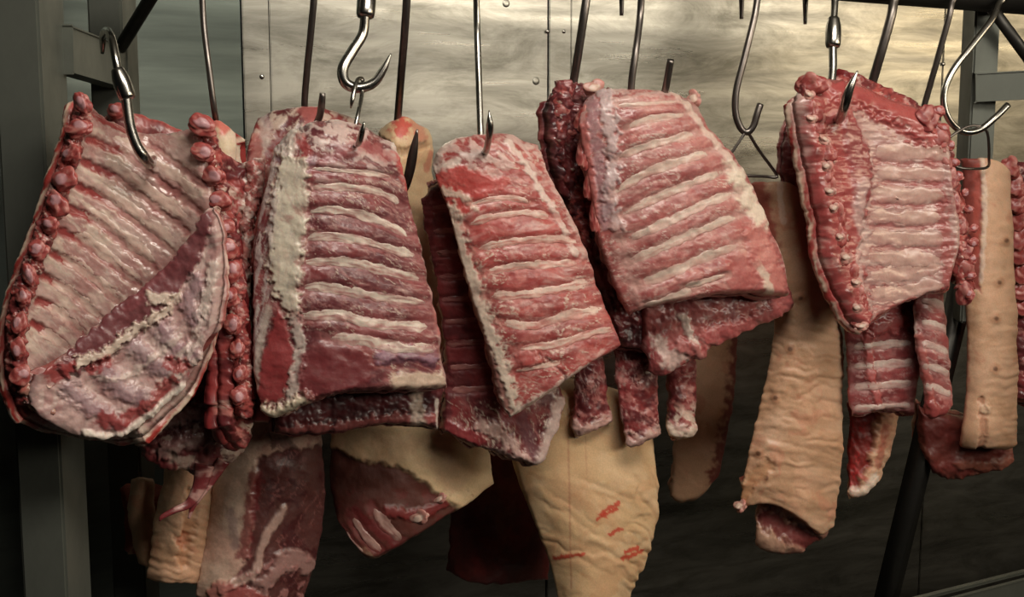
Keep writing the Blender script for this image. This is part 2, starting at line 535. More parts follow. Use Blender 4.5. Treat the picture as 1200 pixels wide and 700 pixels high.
# ---- lumpy chunks for cut vertebrae, knuckles and scraps
def chunk_mesh(seed, cap=(196, 146, 152), flesh=(166, 60, 54), elong=1.0, capsize=.62, amp=.28):
    bm = bmesh.new()
    bmesh.ops.create_icosphere(bm, subdivisions=4, radius=1)
    co = np.array([v.co[:] for v in bm.verts])
    th = np.arctan2(co[:, 0], -co[:, 1]); z = co[:, 2]
    nz = fbm(co[:, 0] * .9 + co[:, 1] * .7 + 7, z * .9 - co[:, 1] * .6, seed, 2)
    nb = fbm(co[:, 0] * 1.7 + co[:, 1] * 1.1 + 3, z * 1.7 - co[:, 1] * .9, seed + 40, 3)
    rng = random.Random(seed)
    dirc = np.array([rng.uniform(-.4, .4), -1, rng.uniform(-.2, .5)]); dirc /= np.linalg.norm(dirc)
    dc = np.arccos(np.clip(co @ dirc, -1, 1)) * (1 + .25 * co[:, 0] * rng.uniform(-1, 1)) + .16 * nb
    knob = sstep(capsize, capsize * .6, dc)
    groove = np.exp(-((dc - capsize * 1.1) / .14) ** 2)
    r = 1 + amp * nz + .07 * nb + .05 * knob - .05 * groove
    p = co * r[:, None]; p[:, 2] *= elong
    fr, fa = lin(flesh), lin((196, 120, 108))
    m = sstep(.0, .5, nb)[:, None] * .75
    c = fr * (1 - m) + fa * m
    dk = np.clip(sstep(.15, .6, -nb) * .5 + groove * .12, 0, 1)[:, None]
    c = c * (1 - dk) + lin((120, 26, 28)) * dk
    kn = knob[:, None] * .75
    c = c * (1 - kn) + (lin(cap) * (1 - .3 * sstep(0, .5, nb)[:, None])) * kn
    c = c * .85 + (c @ np.array([.34, .5, .16]))[:, None] * .17
    q = np.array([[l.vert.index for l in f.loops] for f in bm.faces])
    bm.free()
    return mesh_np('chunk', p, q, c)


CH_A = [chunk_mesh(11 + i * 3) for i in range(7)]
CH_B = [chunk_mesh(61 + i * 3, cap=(184, 104, 96), flesh=(146, 48, 46), capsize=.5, amp=.34) for i in range(6)]
CH_R = [chunk_mesh(171 + i * 3, cap=(150, 56, 50), flesh=(158, 54, 48), capsize=.3, amp=.42) for i in range(5)]
CH_F = [chunk_mesh(131 + i * 3, cap=(206, 180, 160), flesh=(186, 132, 116), capsize=.7, amp=.36) for i in range(5)]
for me in CH_A + CH_B + CH_R: me.materials.append(M_MEAT)
for me in CH_F: me.materials.append(M_BONE)
_ci = [0]


def chunk(name, parent, px, py, off, w, h, lib, rot=0, depth=None):
    _ci[0] += 1
    me = lib[_ci[0] * 5 % len(lib)]
    o = bpy.data.objects.new(name, me)
    COL.objects.link(o)
    p = P(px, py, off)
    sc = (p - Vector((0, 0, CAMZ))).length / F
    o.parent = parent
    o.location = p - parent.location
    o.scale = (w * sc * .5, (depth or (w + h) * .26 * sc) * .5, h * sc * .5)
    o.rotation_euler = (random.uniform(-.25, .25), -math.radians(rot), random.uniform(-.4, .4))
    return o


def chain(name, parent, pts, w, n, off, lib, jit=2.0, over=1.25, rot=None, skip=()):
    q = catmull(pts, n)
    tg = np.gradient(q, axis=0)
    ww = np.interp(np.linspace(0, 1, n), np.linspace(0, 1, len(w)), w) if hasattr(w, '__len__') else [w] * n
    oo = np.interp(np.linspace(0, 1, n), np.linspace(0, 1, len(off)), off) if hasattr(off, '__len__') else [off] * n
    rng = random.Random(int(q[0][0] * 7 + q[-1][1]))
    for i in range(n):
        if i in skip: continue
        L = math.hypot(*tg[i])
        r = math.degrees(math.atan2(tg[i][0], tg[i][1]))
        chunk(name, parent, q[i][0] + random.uniform(-jit, jit), q[i][1] + random.uniform(-jit, jit), oo[i],
              ww[i] * rng.uniform(.72, 1.15), L * over * rng.uniform(.8, 1.2), lib, rot=-r + rng.uniform(-18, 18))


def strip(name, parent, pts, w, off, thick, seed, c1=(160, 56, 50), c2=(116, 34, 36), pale=(206, 150, 140), lump=.0035, o2=None, rag=3):
    """a fleshy backbone strip that follows a traced line"""
    q = catmull(pts, 24)
    tg = np.gradient(q, axis=0); tg /= np.linalg.norm(tg, axis=1, keepdims=True)
    nr = np.stack([-tg[:, 1], tg[:, 0]], -1)
    if nr[:, 0].mean() > 0: nr = -nr                      # left side first
    ww = np.interp(np.linspace(0, 1, 24), np.linspace(0, 1, len(w)), w)[:, None] * .5
    L, R = q + nr * ww, q - nr * ww
    s = Slab([L[0], (L[0] + R[0]) / 2 - tg[0] * ww[0] * .4, R[0]], [L[-1], (L[-1] + R[-1]) / 2 + tg[-1] * ww[-1] * .4, R[-1]], L, R, off, thick,
             bulge=thick * .55, roll=(thick * .5, .04), rollb=(thick * .5, .04), tilt=(o2 - off) if o2 is not None else 0, rag=rag, seed=seed, er=.006, step=1.1)
    s.base(c1, c2, 16).mottle(pale, 11, .25, .3, .65, seed=2, h=.001).mottle((190, 74, 62), 14, .2, .3, .6, seed=3)
    s.mottle((96, 22, 26), 10, .35, .3, .6, seed=4, h=-.001).mottle((214, 186, 168), 7, .55, .3, .7, seed=5, h=.001)
    s.lumps(lump, 15, oct=2).lumps(lump * .35, 6, oct=2, seed=5)
    s.edge = (c2, c1)
    s.build(name, parent)


# ---- tubes
def tube_mesh(name, pts, rad, sides=12, flat=1.0, closed=False, smooth_n=None):
    pts = [Vector(p) for p in pts]
    if not hasattr(rad, '__len__'): rad = [rad] * len(pts)
    if smooth_n:
        arr = np.array([[*p, r] for p, r in zip(pts, rad)])
        if closed: arr = np.vstack([arr, arr[:1]])
        arr = catmull(arr, smooth_n)
        if closed: arr = arr[:-1]
        pts = [Vector(a[:3]) for a in arr]; rad = [max(a[3], 1e-4) for a in arr]
    n = len(pts); co = []; prev = None
    for i, p in enumerate(pts):
        if closed: t = pts[(i + 1) % n] - pts[i - 1]
        else: t = pts[min(i + 1, n - 1)] - pts[max(i - 1, 0)]
        t.normalize()
        if prev is None:
            prev = t.cross(Vector((0, 1, 0)))
            if prev.length < .2: prev = t.cross(Vector((1, 0, 0)))
        prev = (prev - t * prev.dot(t)).normalized()
        bn = t.cross(prev)
        for k in range(sides):
            a = 2 * math.pi * k / sides
            co.append(p + prev * (math.cos(a) * rad[i]) + bn * (math.sin(a) * rad[i] * flat))
    quads = []
    for i in range(n if closed else n - 1):
        for k in range(sides):
            a = i * sides + k; b = i * sides + (k + 1) % sides
            c = ((i + 1) % n) * sides
            quads.append((a, b, c + (k + 1) % sides, c + k))
    me = bpy.data.meshes.new(name)
    faces = quads
    if not closed:
        faces = quads + [tuple(range(sides))[::-1], tuple(range((n - 1) * sides, n * sides))]
    me.from_pydata([tuple(c) for c in co], [], faces)
    me.update()
    for pl in me.polygons: pl.use_smooth = len(pl.vertices) == 4
    return me


def box_mesh(name, cx, cy, cz, sx, sy, sz, ax=RD, ay=RN, az=Vector((0, 0, 1)), bev=.002):
    bm = bmesh.new()
    bmesh.ops.create_cube(bm, size=1)
    for v in bm.verts:
        v.co = Vector((cx, cy, cz)) + ax * v.co.x * sx + ay * v.co.y * sy + az * v.co.z * sz
    if bev:
        bmesh.ops.bevel(bm, geom=bm.edges[:], offset=bev, segments=2, affect='EDGES')
    me = bpy.data.meshes.new(name); bm.to_mesh(me); bm.free()
    return me


def recentre(o):
    """put a mesh object's origin at the middle of its own mesh"""
    c = sum((Vector(b) for b in o.bound_box), Vector()) / 8
    o.data.transform(Matrix.Translation(-c)); o.location = Vector(o.location) + c
    return o


# ------------------------------------------------------------------ the setting
def wall_pt(px, off):
    p = P(px, 139, off); return Vector((p.x, p.y, 0))


WOFF = 0.52
WT, WB = 3.1, 0.0


def panel(name, a, b, parent, mat, z0=WB, z1=WT, proud=0.0, th=.02):
    a, b = Vector(a), Vector(b)
    d = (b - a); ln = d.length; d.normalize()
    nn = Vector((-d.y, d.x, 0))
    c = (a + b) / 2 + nn * (th / 2 - proud)
    o = link(name, box_mesh(name, c.x, c.y, (z0 + z1) / 2, ln - .002, th, z1 - z0, d, nn, bev=.0015), mat, parent)
    return o


def rivet(parent, p, r, nn, mat=None):
    bm = bmesh.new()
    bmesh.ops.create_uvsphere(bm, u_segments=10, v_segments=6, radius=r)
    for v in bm.verts: v.co -= nn * (v.co.dot(nn) * (.7 if r < .0065 else .88))
    me = bpy.data.meshes.new('rivet'); bm.to_mesh(me); bm.free()
    for pl in me.polygons: pl.use_smooth = True
    return link('rivet', me, mat or M_HOOK, parent, origin=p)


corner = wall_pt(286, WOFF)
far = wall_pt(1200, WOFF) + RD * 1.6
wb = bpy.data.objects.new('wall_back', None); COL.objects.link(wb); tag(wb, kind='structure')
s1, s2, s3, s4, s5 = (wall_pt(x, WOFF) for x in (318, 642, 668, 1102, 1400))
back_slab = panel('wall_core', corner, far, wb, M_DARKWALL, proud=-.024, th=.06)
panel('seam_strip', corner, s1, wb, M_WALL, proud=.003)
panel('wall_panel', s1, s2, wb, M_WALL)
panel('seam_strip', s2, s3, wb, M_WALL, proud=.003)
panel('wall_panel', s3, s4, wb, M_WALL)
panel('wall_panel', s4, far, wb, M_WALL)
for px, py, r in ((307, 90, .004), (642, 37, .0035), (661, 37, .0035), (307, 330, .004), (1106, 75, .004), (1094, 128, .0055)):
    rivet(wb, P(px, py, WOFF - .004), r, RN)
for px, py, r in ((628, 95, .007), (593, 4, .007)):
    rivet(wb, P(px, py, WOFF), r, RN, M_WALL)
wl = bpy.data.objects.new('wall_left', None); COL.objects.link(wl); tag(wl, kind='structure')
e = Vector((-.40, 1.0, 0)) * 1.86
ld = (e - corner).normalized()
l2 = corner + ld * ((e - corner).length + 1.6)
l1 = corner + ld * ((e - corner).length - .02)
panel('wall_core', l2, corner, wl, M_DARKWALL, proud=-.024, th=.06)
panel('wall_panel', l1, corner, wl, M_WALLD)
panel('wall_panel', l2, l1, wl, M_WALLD)
tag(recentre(link('floor', box_mesh('floor', 0, -.4, -.05, 7.4, 8.0, .1, Vector((1, 0, 0)), Vector((0, 1, 0)), bev=0), M_FLOOR)), kind='structure')
tag(recentre(link('ceiling', box_mesh('ceiling', 0, -.4, 3.15, 7.4, 8.0, .1, Vector((1, 0, 0)), Vector((0, 1, 0)), bev=0), M_CEIL)), kind='structure')
tag(recentre(link('wall_front', box_mesh('wall_front', 0, -4.3, 1.55, 7.4, .1, 3.1, Vector((1, 0, 0)), Vector((0, 1, 0)), bev=0), M_DARKWALL)), kind='structure')
tag(recentre(link('wall_right', box_mesh('wall_right', 3.2, -.4, 1.55, .1, 8.0, 3.1, Vector((1, 0, 0)), Vector((0, 1, 0)), bev=0), M_DARKWALL)), kind='structure')

# ------------------------------------------------------------------ the hanging frame
RAILR = .024
zr = P(1200, 19, 0).z + RAILR


def zrail(px):
    return zr + (1200 - px) * 3.4e-5                  # the rail is hung slightly out of level


fr = empty('hanging_frame', wall_pt(600, 0), 'grey steel hanging frame whose overhead rail carries all the meat hooks', 'rack')
ra, rb = wall_pt(-60, 0), wall_pt(1330, 0)
me = tube_mesh('rail', [ra + Vector((0, 0, zrail(-60))), rb + Vector((0, 0, zrail(1330)))], RAILR, 24)
recentre(link('rail', me, M_RAIL, None)).parent = None
rail = COL.objects['rail']; rail.parent = fr; rail.location = Vector(rail.location) - fr.location


def fpart(name, me, mat=M_FRAME):
    o = link(name, me, mat, None)
    recentre(o)
    o.location = Vector(o.location) - fr.location
    o.parent = fr
    return o


def post(px, off, w, d, z0, z1, name='post'):
    p = wall_pt(px, off)
    return fpart(name, box_mesh(name, p.x, p.y, (z0 + z1) / 2, w, d, z1 - z0, Vector((1, 0, 0)), Vector((0, 1, 0)), bev=.003))


def beam(name, a, b, hgt, wid):
    a, b = Vector(a), Vector(b)
    d = (b - a); ln = d.length; d.normalize()
    sd = d.cross(Vector((0, 0, 1))).normalized(); up = sd.cross(d)
    c = (a + b) / 2
    return fpart(name, box_mesh(name, c.x, c.y, c.z, ln, wid, hgt, d, sd, up, bev=.002))


post(40, .02, .053, .085, .02, 2.35)
post(137, .25, .046, .07, .02, 2.35)
beam('crossbeam', P(74, 58, .04), P(140, 80, .22), .055, .02)
fpart('brace', tube_mesh('brace', [P(141, 56, .20), wall_pt(230, 0) + Vector((0, 0, zrail(230)))], .0085, 16), M_RAIL)
post(1144, .05, .040, .06, 1.42, 2.35)
beam('crossbeam', P(1142, 103, .03), P(1290, 95, -.08), .045, .03)
fpart('brace', tube_mesh('brace', [wall_pt(1146, 0) + Vector((0, 0, zrail(1146))), P(1226, 97, -.033)], .009, 16), M_RAIL)
post(1296, -.09, .04, .06, .02, 2.35)
fpart('leg', tube_mesh('leg', [P(1136, 300, .06), P(1015, 800, .16)], .022, 4), M_RAIL)

# ------------------------------------------------------------------ hooks
def rail_pt(px, off, dz):
    p = wall_pt(px, off); return Vector((p.x, p.y, zrail(px) + dz))


def over_rail(px_tip, px_shaft, r, tip_drop):
    """upper bend: from the free tip behind the rail, over the top, down the front"""
    R = RAILR + r
    pts = [rail_pt(px_tip, R + .004, -RAILR - tip_drop), rail_pt(px_tip, R, 0)]
    for k in range(1, 7):
        a = math.pi * k / 6
        pts.append(rail_pt(px_tip + (px_shaft - px_tip) * k / 6, math.cos(a) * R, math.sin(a) * R))
    return pts


def hook(label, lower, r, px_tip=None, tip_drop=.03, name='meat_hook', mat=None, taper=.35, radii=None, group=None, sides=12):
    mat = mat or M_HOOKD
    low = [P(*p) for p in lower]
    up = []
    if px_tip is not None:
        px_s = lower[0][0]
        up = over_rail(px_tip, px_s, r, tip_drop)
    pts = up + low
    rr = [r] * len(pts)
    if up: rr[0] = r * .55
    if radii is not None: rr = rr[:len(up)] + list(radii)
    else: rr[-1] = r * taper
    o = link(name, tube_mesh(name, pts, rr, sides, smooth_n=len(pts) * 7), mat)
    recentre(o)
    tag(o, label, 'hook')
    return o


hook('thin dark hook rod running into the edge-on backbone strip beside the leftmost rack',
     [(236, -14, -.03), (239, 30, -.035), (245, 80, -.05), (251, 128, -.05), (255, 148, -.02), (260, 158, .0), (266, 156, .01)], .0037, 226, -.03)
hook('dark hook with short cut tip poking out of the rack behind the fat-covered one',
     [(368, -14, -.03), (365, 30, -.02), (360, 80, .0), (357, 118, .015), (358, 140, .015), (366, 150, -.03), (374, 138, -.075), (377, 122, -.095), (378, 109, -.10)], .0043, 352, -.03, taper=.8)
hook('thick brown-stained bar hook through the pale skinned leg, its dark blade tip showing',
     [(477, -14, -.03), (474, 40, -.01), (470, 90, .03), (467, 128, .075), (464, 165, .09), (464, 205, .085), (472, 222, .03), (479, 205, .0), (484, 180, -.01), (489, 152, -.02)],
     .0052, 408, .022, radii=[.0052] * 6 + [.0058, .0062, .006, .0015])
hook('slim bright hook rod holding the middle red rack by its pointed tip',
     [(558, -14, -.03), (559, 30, -.03), (561, 90, -.045), (563, 150, -.06), (564, 172, -.07), (569, 178, -.10), (573, 160, -.13), (574, 146, -.14), (573, 129, -.14)], .0043, 545, -.03, mat=M_HOOK, taper=.12)
hook('thick grey hook rod going into the dark knobbly rack left of the broad pink rack',
     [(688, -10, -.03), (684, 20, -.03), (678, 60, -.02), (672, 97, -.005), (669, 125, .0), (676, 135, -.02), (682, 128, -.03)], .0058, 676, -.03)
hook('grey hook over the broad pink rack with square-cut tip standing out of the meat',
     [(752, -10, -.03), (750, 20, -.03), (745, 60, -.05), (740, 97, -.05), (741, 125, -.045), (754, 142, -.04), (770, 134, -.055), (779, 108, -.088), (786, 70, -.105)], .0048, 727, .034, taper=1.0)
hook('open J-shaped hook carrying the wire triangle left of the right-hand rack',
     [(888, -4, -.03), (884, 20, -.035), (873, 65, -.04), (863, 105, -.04), (862, 132, -.04), (868, 150, -.042), (876, 155, -.045), (883, 147, -.048), (887, 134, -.05), (891, 122, -.05)], .0049, 866, .028, taper=1.0)
hook('thick dark hook rod leaning into the top of the right-hand rack with two backbones',
     [(1048, 0, -.03), (1044, 20, -.035), (1033, 60, -.03), (1022, 97, -.015), (1014, 122, -.01), (1004, 132, -.04), (1000, 124, -.05)], .0068, 1052, -.03)
hook('thin dark hook rod behind the right backbone of the two-backboned rack',
     [(1116, 2, -.03), (1112, 20, -.033), (1097, 75, -.02), (1082, 128, -.005), (1078, 150, .0), (1086, 160, -.02), (1092, 152, -.03)], .0047, 1120, -.03)
hook('wide round-bellied hook beside the right post carrying a bent wire ring',
     [(1171, 4, -.03), (1163, 22, -.04), (1140, 52, -.045), (1116, 84, -.045), (1106, 112, -.045), (1111, 138, -.048), (1128, 154, -.05), (1148, 152, -.055), (1166, 138, -.06), (1181, 123, -.06)], .0052, 1180, -.03, mat=M_HOOK, taper=1.0)


def swivel(label, shank, barrel, bent, rs, rb_, px_tip=None, tip_drop=.03, mat=M_HOOK, radii=None):
    t = empty('swivel_hook', P(*barrel[0]), label, 'hook')
    pts = [P(*p) for p in shank]
    if px_tip is not None:
        pts = over_rail(px_tip, shank[0][0], rs, tip_drop) + pts
    rr = [rs] * len(pts); rr[0] = rs * .5
    o = link('shank', tube_mesh('shank', pts, rr, 14, smooth_n=len(pts) * 7), mat); recentre(o)
    o.location = Vector(o.location) - t.location; o.parent = t
    a, b = P(*barrel[0]), P(*barrel[1])
    prof = [(0, .55), (.04, .72), (.12, .78), (.3, .95), (.55, 1.0), (.78, .98), (.9, .95), (.97, .85), (1, .6)]
    o = link('swivel_barrel', tube_mesh('swivel_barrel', [a.lerp(b, q[0]) for q in prof], [rb_ * q[1] for q in prof], 24), mat); recentre(o)
    o.location = Vector(o.location) - t.location; o.parent = t
    pts = [P(*p) for p in bent]
    rr = radii or ([rs] * (len(pts) - 1) + [rs * .2])
    o = link('hook', tube_mesh('hook', pts, rr, 14, smooth_n=len(pts) * 8), mat); recentre(o)
    o.location = Vector(o.location) - t.location; o.parent = t
    return t


swivel('polished swivel hook at far left above the pale inside of the leftmost rack',
       [(120, 62, -.01), (121, 42, -.03), (126, 36, -.07), (131, 46, -.10), (135, 66, -.115), (139, 88, -.12)],
       [(137, 80, -.118), (150, 117, -.125)],
       [(147, 108, -.124), (150, 132, -.128), (153, 150, -.131), (160, 170, -.134), (168, 183, -.133), (176, 192, -.115), (180, 186, -.09)], .0045, .0098, mat=M_HOOK,
       radii=[.0058] * 4 + [.0062, .006, .004])
swivel('big polished S-shaped swivel hook hanging free above the fat-covered rack',
       [(430, -16, -.03), (430, -8, -.034), (430, 0, -.04)], [(431, -18, -.035), (428, 21, -.045)],
       [(428, 18, -.045), (425, 40, -.045), (413, 60, -.05), (402, 80, -.055), (405, 97, -.058), (420, 103, -.06), (438, 97, -.064), (450, 80, -.066), (458, 63, -.068)],
       .0055, .0118, 436, -.03, radii=[.0058, .0062, .0066, .0068, .0068, .0066, .006, .0045, .001])
swivel('swivel hook with oval barrel over the two-backboned rack, bright pointed tip in the meat',
       [(979, -2, -.03), (978, 8, -.034), (977, 22, -.04)], [(977, 20, -.04), (976, 56, -.05)],
       [(976, 54, -.05), (976, 80, -.06), (974, 105, -.07), (976, 130, -.08), (983, 140, -.11), (989, 126, -.145), (995, 106, -.155), (1005, 83, -.16)],
       .0052, .0112, 940, .030, radii=[.0058] * 4 + [.0064, .0066, .006, .001])
hook('small thin S-hook linking the big polished hook to the fat-covered rack',
     [(411, 127, -.075), (413, 116, -.075), (417, 99, -.068), (420, 92, -.058), (425, 94, -.05), (424, 112, -.07), (420, 132, -.09), (416, 152, -.10), (416, 168, -.12), (420, 168, -.16), (424, 156, -.175), (427, 143, -.178)],
     .0026, radii=[.0008, .0028] + [.0026] * 7 + [.0036, .0034, .0012], mat=M_HOOK, name='small_hook')


def ring(label, pts, r, name):
    q = [P(*p) for p in pts]
    o = link(name, tube_mesh(name, q, r, 10, closed=True, smooth_n=90), M_HOOKD); recentre(o)
    tag(o, label, 'ring')


ring('thin wire triangle hanging on the J-shaped hook above the wrinkled skin slab',
     [(874, 156, -.045), (877, 156, -.045), (890, 177, -.04), (909, 203, -.035), (909, 208, -.035), (898, 207, -.03), (875, 206, -.03), (850, 205, -.03), (840, 205, -.03), (841, 200, -.03), (858, 178, -.04), (872, 157, -.045)], .0022, 'wire_triangle')
ring('bent bright wire ring on the round-bellied hook above the smooth skin slab',
     [(1142, 147, -.055), (1153, 150, -.055), (1158, 160, -.05), (1159, 185, -.03), (1157, 196, -.01), (1140, 198, -.03), (1122, 196, -.03), (1106, 186, -.02), (1103, 172, -.05), (1110, 163, -.055), (1130, 150, -.055)], .0022, 'wire_ring')

# ------------------------------------------------------------------ meat
def thing(name, label, cat, px, py, off, group=None):
    return empty(name, P(px, py, off), label, cat, group)


def outer(s, ang, dark=0.0):
    """outer face of a rack: red intercostal meat, thin fat streaks and silver skin"""
    s.base(RED, DRED, 60, -.5, .5)
    s.veins(FAT, 46, 13, ang, .86, .6, seed=4, h=.0005, cover=.1)
    s.lumps(.0022, 42).lumps(.00035, 22, 9, ang=ang, seed=2, oct=2)
    return s


# ---- rack A: leftmost, seen from inside
tA = thing('rib_rack', 'leftmost rib rack, pale inside facing out, knobbly backbone down its left edge', 'pork ribs', 140, 120, -.05)
s = Slab([(98, 113), (120, 128), (160, 147), (200, 150), (236, 142)], [(38, 486), (75, 508), (106, 517), (140, 511), (160, 504)],
         [(98, 113), (88, 162), (66, 224), (51, 269), (31, 320), (18, 360), (13, 400), (15, 437), (28, 470), (38, 486)],
         [(236, 142), (239, 190), (246, 230), (256, 270), (256, 320), (252, 358), (240, 405), (219, 450), (190, 478), (160, 504)],
         -.085, .022, bulge=-.035, roll=(.03, .12), rollb=(.0, .3), rag=2.0, seed=3, lr=-.0)
s.base((196, 158, 146), (172, 122, 114), 60)
s.mottle(FAT, 40, .05, .4, .6, ang=35, sy=16, seed=1)
s.veins(WHITE, 60, 12, 38, .8, .35, seed=4)
s.veins((150, 60, 58), 50, 26, 38, .78, .4, seed=5, cover=.1)
s.lumps(.002, 55).lumps(.0006, 14, 7, ang=36, seed=3)
band = np.array([(40, 445), (93, 399), (130, 366), (165, 338), (206, 299), (243, 240), (262, 200)], float)


def clip_band(pl, m=4):
    q = catmull(pl, 60)
    lim = np.interp(q[:, 0], band[:, 0], band[:, 1]) - m
    k = int(np.argmax(q[:, 1] > lim)) if (q[:, 1] > lim).any() else 60
    q = q[:max(k, 8)]
    return [tuple(p) for p in q[np.linspace(0, len(q) - 1, 5).astype(int)]]


for i in range(10):                                   # red gaps between the ribs, strongest by the backbone
    t = i / 9
    x0, y0 = catmull([(112, 135), (103, 175), (84, 232), (66, 285), (48, 335), (38, 380)], 10)[i]
    L = 130 - 55 * t
    dx, dy = .86, .50 + .1 * t
    pl = [(x0, y0), (x0 + L * .35 * dx, y0 + L * .30 * dy * .9), (x0 + L * .75 * dx, y0 + L * .78 * dy), (x0 + L * 1.2 * dx, y0 + L * 1.35 * dy)]
    pl = clip_band(pl)
    s.stroke(pl, 5.5, (160, 72, 70), .55, h=-.0022, rag=.5, seed=i)
    s.stroke(pl[:2], 5, (150, 34, 32), .85, h=-.001, rag=.6, seed=i + 20)
for i in range(9):
    t = i / 8
    x0, y0 = catmull([(112, 152), (99, 192), (80, 245), (60, 298), (46, 345), (40, 385)], 9)[i]
    L = 140 - 60 * t; dx, dy = .86, .50 + .1 * t
    s.rib(clip_band([(x0 + 6, y0 + 2), (x0 + L * .38 * dx, y0 + L * .30 * dy), (x0 + L * .8 * dx, y0 + L * .82 * dy), (x0 + L * 1.25 * dx, y0 + L * 1.40 * dy)], -6),
          14, .0018, (206, 178, 164), (188, 140, 130), groove=0, fade=.2, soft=.0)
s.stroke([(98, 113), (66, 224), (31, 320), (13, 400), (28, 470), (60, 490)], 11, (170, 54, 48), .9, rag=.6)
s.edge = ((168, 60, 54), FAT)
s.build('flesh', tA, M_MEMB)
chain('vertebra', tA, [(97, 122), (91, 160), (72, 222), (54, 275), (36, 322), (24, 368), (21, 410), (25, 440)], [28, 29, 25, 23, 21, 20], 12, [-.129, -.134], CH_A, over=.82, jit=2)
strip('backbone', tA, [(97, 130), (89, 165), (68, 228), (50, 282), (32, 328), (21, 372), (19, 412), (24, 440), (34, 472)], [24, 27, 28, 28, 30], -.125, .02, 301, o2=-.132)
strip('fat_edge', tA, [(24, 432), (32, 456), (44, 474), (66, 482)], [22, 26, 24, 16], -.134, .02, 309, (196, 160, 132), (170, 110, 92), (212, 186, 160), lump=.003)
s = Slab([(50, 436), (93, 397), (130, 364), (165, 336), (206, 297), (241, 240)], [(38, 484), (75, 507), (106, 517), (140, 511), (160, 504), (190, 479), (219, 450), (240, 408)],
         [(50, 436), (38, 458), (38, 484)], [(241, 240), (256, 264), (258, 310), (252, 358), (240, 408)], -.122, .02, bulge=-.02, roll=(.008, .12), rollb=(.01, .15), rag=2.2, seed=35, er=.010)
s.base((196, 156, 148), (176, 126, 120), 34).fibers((206, 180, 168), 60, 9, -42, .6, seed=2).fibers((150, 96, 100), 50, 8, -42, .4, seed=3)
s.lumps(.0025, 34).lumps(.0006, 14)
# muscle band and rib-end flap, lower right
s.poly([(243, 242), (206, 300), (165, 338), (130, 366), (93, 399), (64, 432), (80, 440), (110, 428), (140, 405), (172, 382), (205, 345), (232, 310), (250, 262)], (112, 38, 46), .92, soft=6, h=.004, rag=5)
s.stroke([(225, 262), (190, 318), (150, 362)], 5, (140, 62, 66), .5, rag=.7)
s.poly([(170, 345), (212, 340), (214, 354), (172, 356)], FAT, .85, 4, .003)
s.stroke([(196, 362), (150, 392), (128, 410), (92, 424)], 7, FAT, .85, .004, rag=.9, rs=7)
s.stroke([(250, 310), (244, 350), (232, 370)], 7, WHITE, .55, .002)
for q, w in ((((232, 330), (222, 356), (232, 380)), 11), (((190, 385), (205, 405), (225, 415)), 12), (((160, 405), (178, 425), (202, 437)), 13),
             (((120, 432), (145, 458), (172, 470)), 14), (((80, 455), (110, 478), (140, 498)), 12)):
    s.stroke(q, w, (158, 122, 132), .6, h=.004, rag=.4, soft=.8)
for q in (((245, 362), (228, 392), (205, 425)), ((238, 395), (212, 428), (188, 450)), ((238, 415), (200, 448), (170, 476)), ((210, 395), (150, 440), (110, 440))):
    s.stroke(q, 4, (212, 188, 174), .65, h=.0015, rag=.9, rs=12, soft=.8)
for q, w in ((((200, 448), (176, 474), (150, 490)), 10), (((118, 490), (140, 496)), 10), (((106, 432), (124, 422)), 8), (((200, 427), (215, 430)), 9), (((50, 405), (62, 440), (80, 432)), 9)):
    s.stroke(q, w, (158, 46, 44), .9, rag=.6)
s.stroke([(100, 506), (130, 510), (158, 498), (215, 452)], 4, WHITE, .8, .002)
s.stroke([(100, 508), (130, 511), (158, 499), (215, 450)], 4, WHITE, .8, .002)
s.edge = ((160, 90, 84), (214, 180, 165))
s.build('rib_end_flap', tA)
# folded-back top rim seen behind the hook
s = Slab([(127, 126), (160, 128), (195, 140), (226, 154)], [(128, 160), (170, 175), (205, 180), (232, 182)], [(127, 126), (128, 160)], [(226, 154), (232, 182)],
         -.04, .02, rag=2, seed=31, roll=(.02, .5))
s.base((150, 60, 56), (110, 40, 40), 30).veins(FAT, 50, 9, 20, .7, .5)
s.stroke([(128, 127), (160, 129), (195, 141), (228, 156)], 6, (176, 66, 58), .9)
s.lumps(.0015, 18); s.edge = ((170, 62, 54), (196, 120, 108))
s.build('folded_rim', tA)
chunk('vertebra', tA, 137, 130, -.045, 22, 18, CH_A)

# ---- A2: edge-on rack with backbone strip
tA2 = thing('rib_rack', 'rib rack seen edge-on as a narrow knobbly backbone strip, right of the leftmost rack', 'pork ribs', 255, 140, -.05)
s = Slab([(222, 142), (238, 137), (250, 146), (264, 176), (286, 186), (306, 188)], [(268, 500), (276, 512), (284, 522), (291, 527), (298, 515)],
         [(222, 140), (236, 190), (246, 245), (254, 300), (262, 360), (268, 430), (268, 500)],
         [(306, 188), (308, 230), (300, 290), (296, 360), (296, 430), (298, 515)], -.085, .03, rag=3, seed=41, roll=(.02, .1), lr=.05)
s.base((160, 54, 50), DRED, 30).mottle(FAT, 22, .25, .3, .6).mottle((206, 120, 108), 14, .3, .3, .6, seed=3)
s.stroke([(296, 190), (300, 215), (292, 245)], 12, WHITE, .85, .004).stroke([(290, 200), (296, 202)], 5, BRED, .8)
s.stroke([(288, 240), (290, 330), (288, 450)], 6, FAT, .45).lumps(.004, 16).lumps(.0012, 7)
s.edge = ((130, 44, 44), (104, 34, 36))
s.build('flesh', tA2)
chain('vertebra', tA2, [(234, 150), (244, 192), (256, 236), (266, 280), (272, 330), (277, 385), (281, 430), (282, 465)], [30, 27, 24, 23, 20, 17], 12, [-.121, -.111], CH_A, jit=4, over=.75)
strip('backbone', tA2, [(238, 158), (248, 200), (258, 240), (268, 285), (274, 335), (279, 390), (283, 440), (285, 490)], [34, 32, 30, 28, 24], -.115, .03, 302, o2=-.105)
